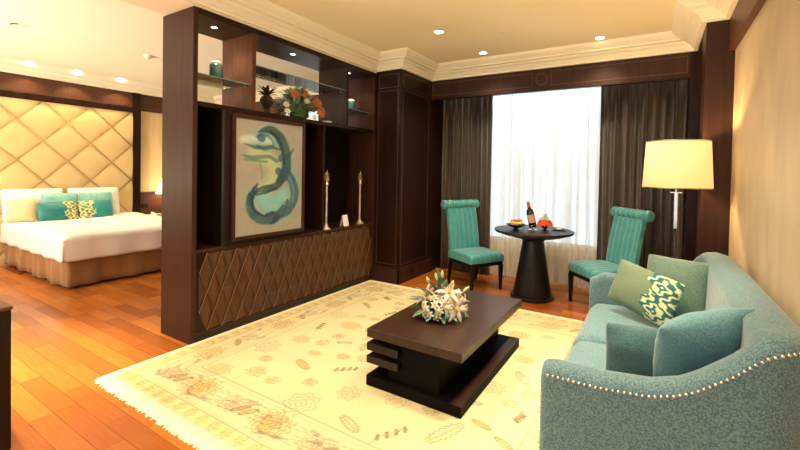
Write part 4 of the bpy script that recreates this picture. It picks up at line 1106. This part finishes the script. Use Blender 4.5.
# ------------------------------------------------------------------ lights
WARM = (1,.80,.56)
for x, y, lab in LP: spot(x, y, ZC-.02, 45, 120, .8, WARM)
for x, y in ((-2.3,2.6),(-.7,3.3),(-2.2,1.2),(-.6,1.6),(-2.3,0.),(-.7,-.2),(-3.0,-1.3),(-1.2,-1.5)): spot(x, y, ZC-.02, 60, 130, .8, WARM)  # extra spots without fixtures, added for warm fill
for x, y, p in ((-4.0,.55,750),(-3.6,-.1,900),(-4.5,-.2,500)): spot(x, y, ZC-.02, p, 58, 1, (1,.80,.5))  # spots without fixtures, added to brighten the foreground floor
pt_later = [(-8.0,1.2,1.25,14),(-6.9,-.8,1.3,30)]  # unseen lamps added to brighten the bedroom
spot(-6.0, -1.0, 1.3, 330, 120, .9, (1,.88,.66), .2, (-6.2,2.2,3.05)); spot(-1.2, -1.6, 1.3, 260, 105, 1, (1,.84,.56), .2, (-1.2,.6,3.05))  # unseen upward spots added to brighten both ceilings
spot(-.40, 2.75, ZC-.02, 230, 58, 1, (1,.88,.60))  # spot without a fixture, added to warm the sofa seat
for y in (2.13,2.71,3.32): spot(-8.14, y, ZC-.02, 26, 95, .35, (1,.80,.46))
for x, y in ((-7.3,2.2),(-7.1,3.2)): spot(x, y, ZC-.02, 30, 70, .8, (1,.80,.50))
for y in (2.17, 3.09, 4.02): spot(-3.53, y, 2.79, 7, 130, .6, WARM, .02)
def pt(x, y, z, p, c, s=.05):
    l = bpy.data.lights.new('pt', 'POINT'); l.energy = p; l.color = c; l.shadow_soft_size = s
    o = bpy.data.objects.new('point_light', l); COL.objects.link(o); o.location = (x,y,z)
for q in pt_later: pt(*q, (1,.82,.58), .15)
pt(lx, ly, 1.66, 16, (1,.68,.32)); pt(-8.13, 4.10, 1.15, 8, (1,.75,.42))
# world: cool bright daylight beyond the windows, softer neutral light from the rest of the suite behind
def daylight(x, y, z, tgt, p):
    l = bpy.data.lights.new('sky_light', 'AREA'); l.energy = p; l.size = 1.8; l.color = (.86,.94,1)
    o = bpy.data.objects.new('sky_light', l); COL.objects.link(o); o.location = (x,y,z)
    o.rotation_euler = (Vector(tgt)-Vector((x,y,z))).to_track_quat('-Z','Y').to_euler()
daylight(-1.3, 6.9, 3.9, (-1.6,3.6,.4), 110); daylight(-5.75, 6.9, 3.9, (-5.75,3.6,.4), 200)
w = bpy.data.worlds.new('world'); S.world = w; w.use_nodes = True; N, L = w.node_tree.nodes, w.node_tree.links
bg = N['Background']; tc = N.new('ShaderNodeTexCoord'); sx = N.new('ShaderNodeSeparateXYZ'); L.new(tc.outputs['Generated'], sx.inputs[0])
r = N.new('ShaderNodeValToRGB'); r.color_ramp.elements[0].position = .45; r.color_ramp.elements[0].color = (.52,.55,.57,1)
r.color_ramp.elements[1].position = .55; r.color_ramp.elements[1].color = (.62,.70,.745,1)
mp = N.new('ShaderNodeMath'); mp.operation = 'MULTIPLY_ADD'; mp.inputs[1].default_value = .5; mp.inputs[2].default_value = .5
L.new(sx.outputs[1], mp.inputs[0]); L.new(mp.outputs[0], r.inputs[0]); L.new(r.outputs[0], bg.inputs[0]); bg.inputs[1].default_value = 1.3

# ------------------------------------------------------------------ camera
yw, pw, rw = [math.radians(a) for a in (30.62, 1.05, 1.12)]
F = Vector((-math.sin(yw)*math.cos(pw), math.cos(yw)*math.cos(pw), -math.sin(pw)))
rt = Vector((math.cos(yw), math.sin(yw), 0)); up = rt.cross(F)
A_ = rt*math.cos(rw)+up*math.sin(rw); B_ = -rt*math.sin(rw)+up*math.cos(rw)
cam = bpy.data.cameras.new('camera'); co_ = bpy.data.objects.new('camera', cam); COL.objects.link(co_)
mw = Matrix((A_, B_, -F)).transposed().to_4x4(); mw.translation = Vector((0,0,1.5)); co_.matrix_world = mw
cam.sensor_width = 36; cam.lens = 395.6/800*36; cam.shift_x = -21.22/800; cam.shift_y = -45.13/800; cam.clip_start = .02
S.camera = co_
S.view_settings.view_transform = 'Standard'; S.view_settings.look = 'None'; S.view_settings.gamma = 1
S.view_settings.exposure = .9; S.view_settings.use_curve_mapping = False
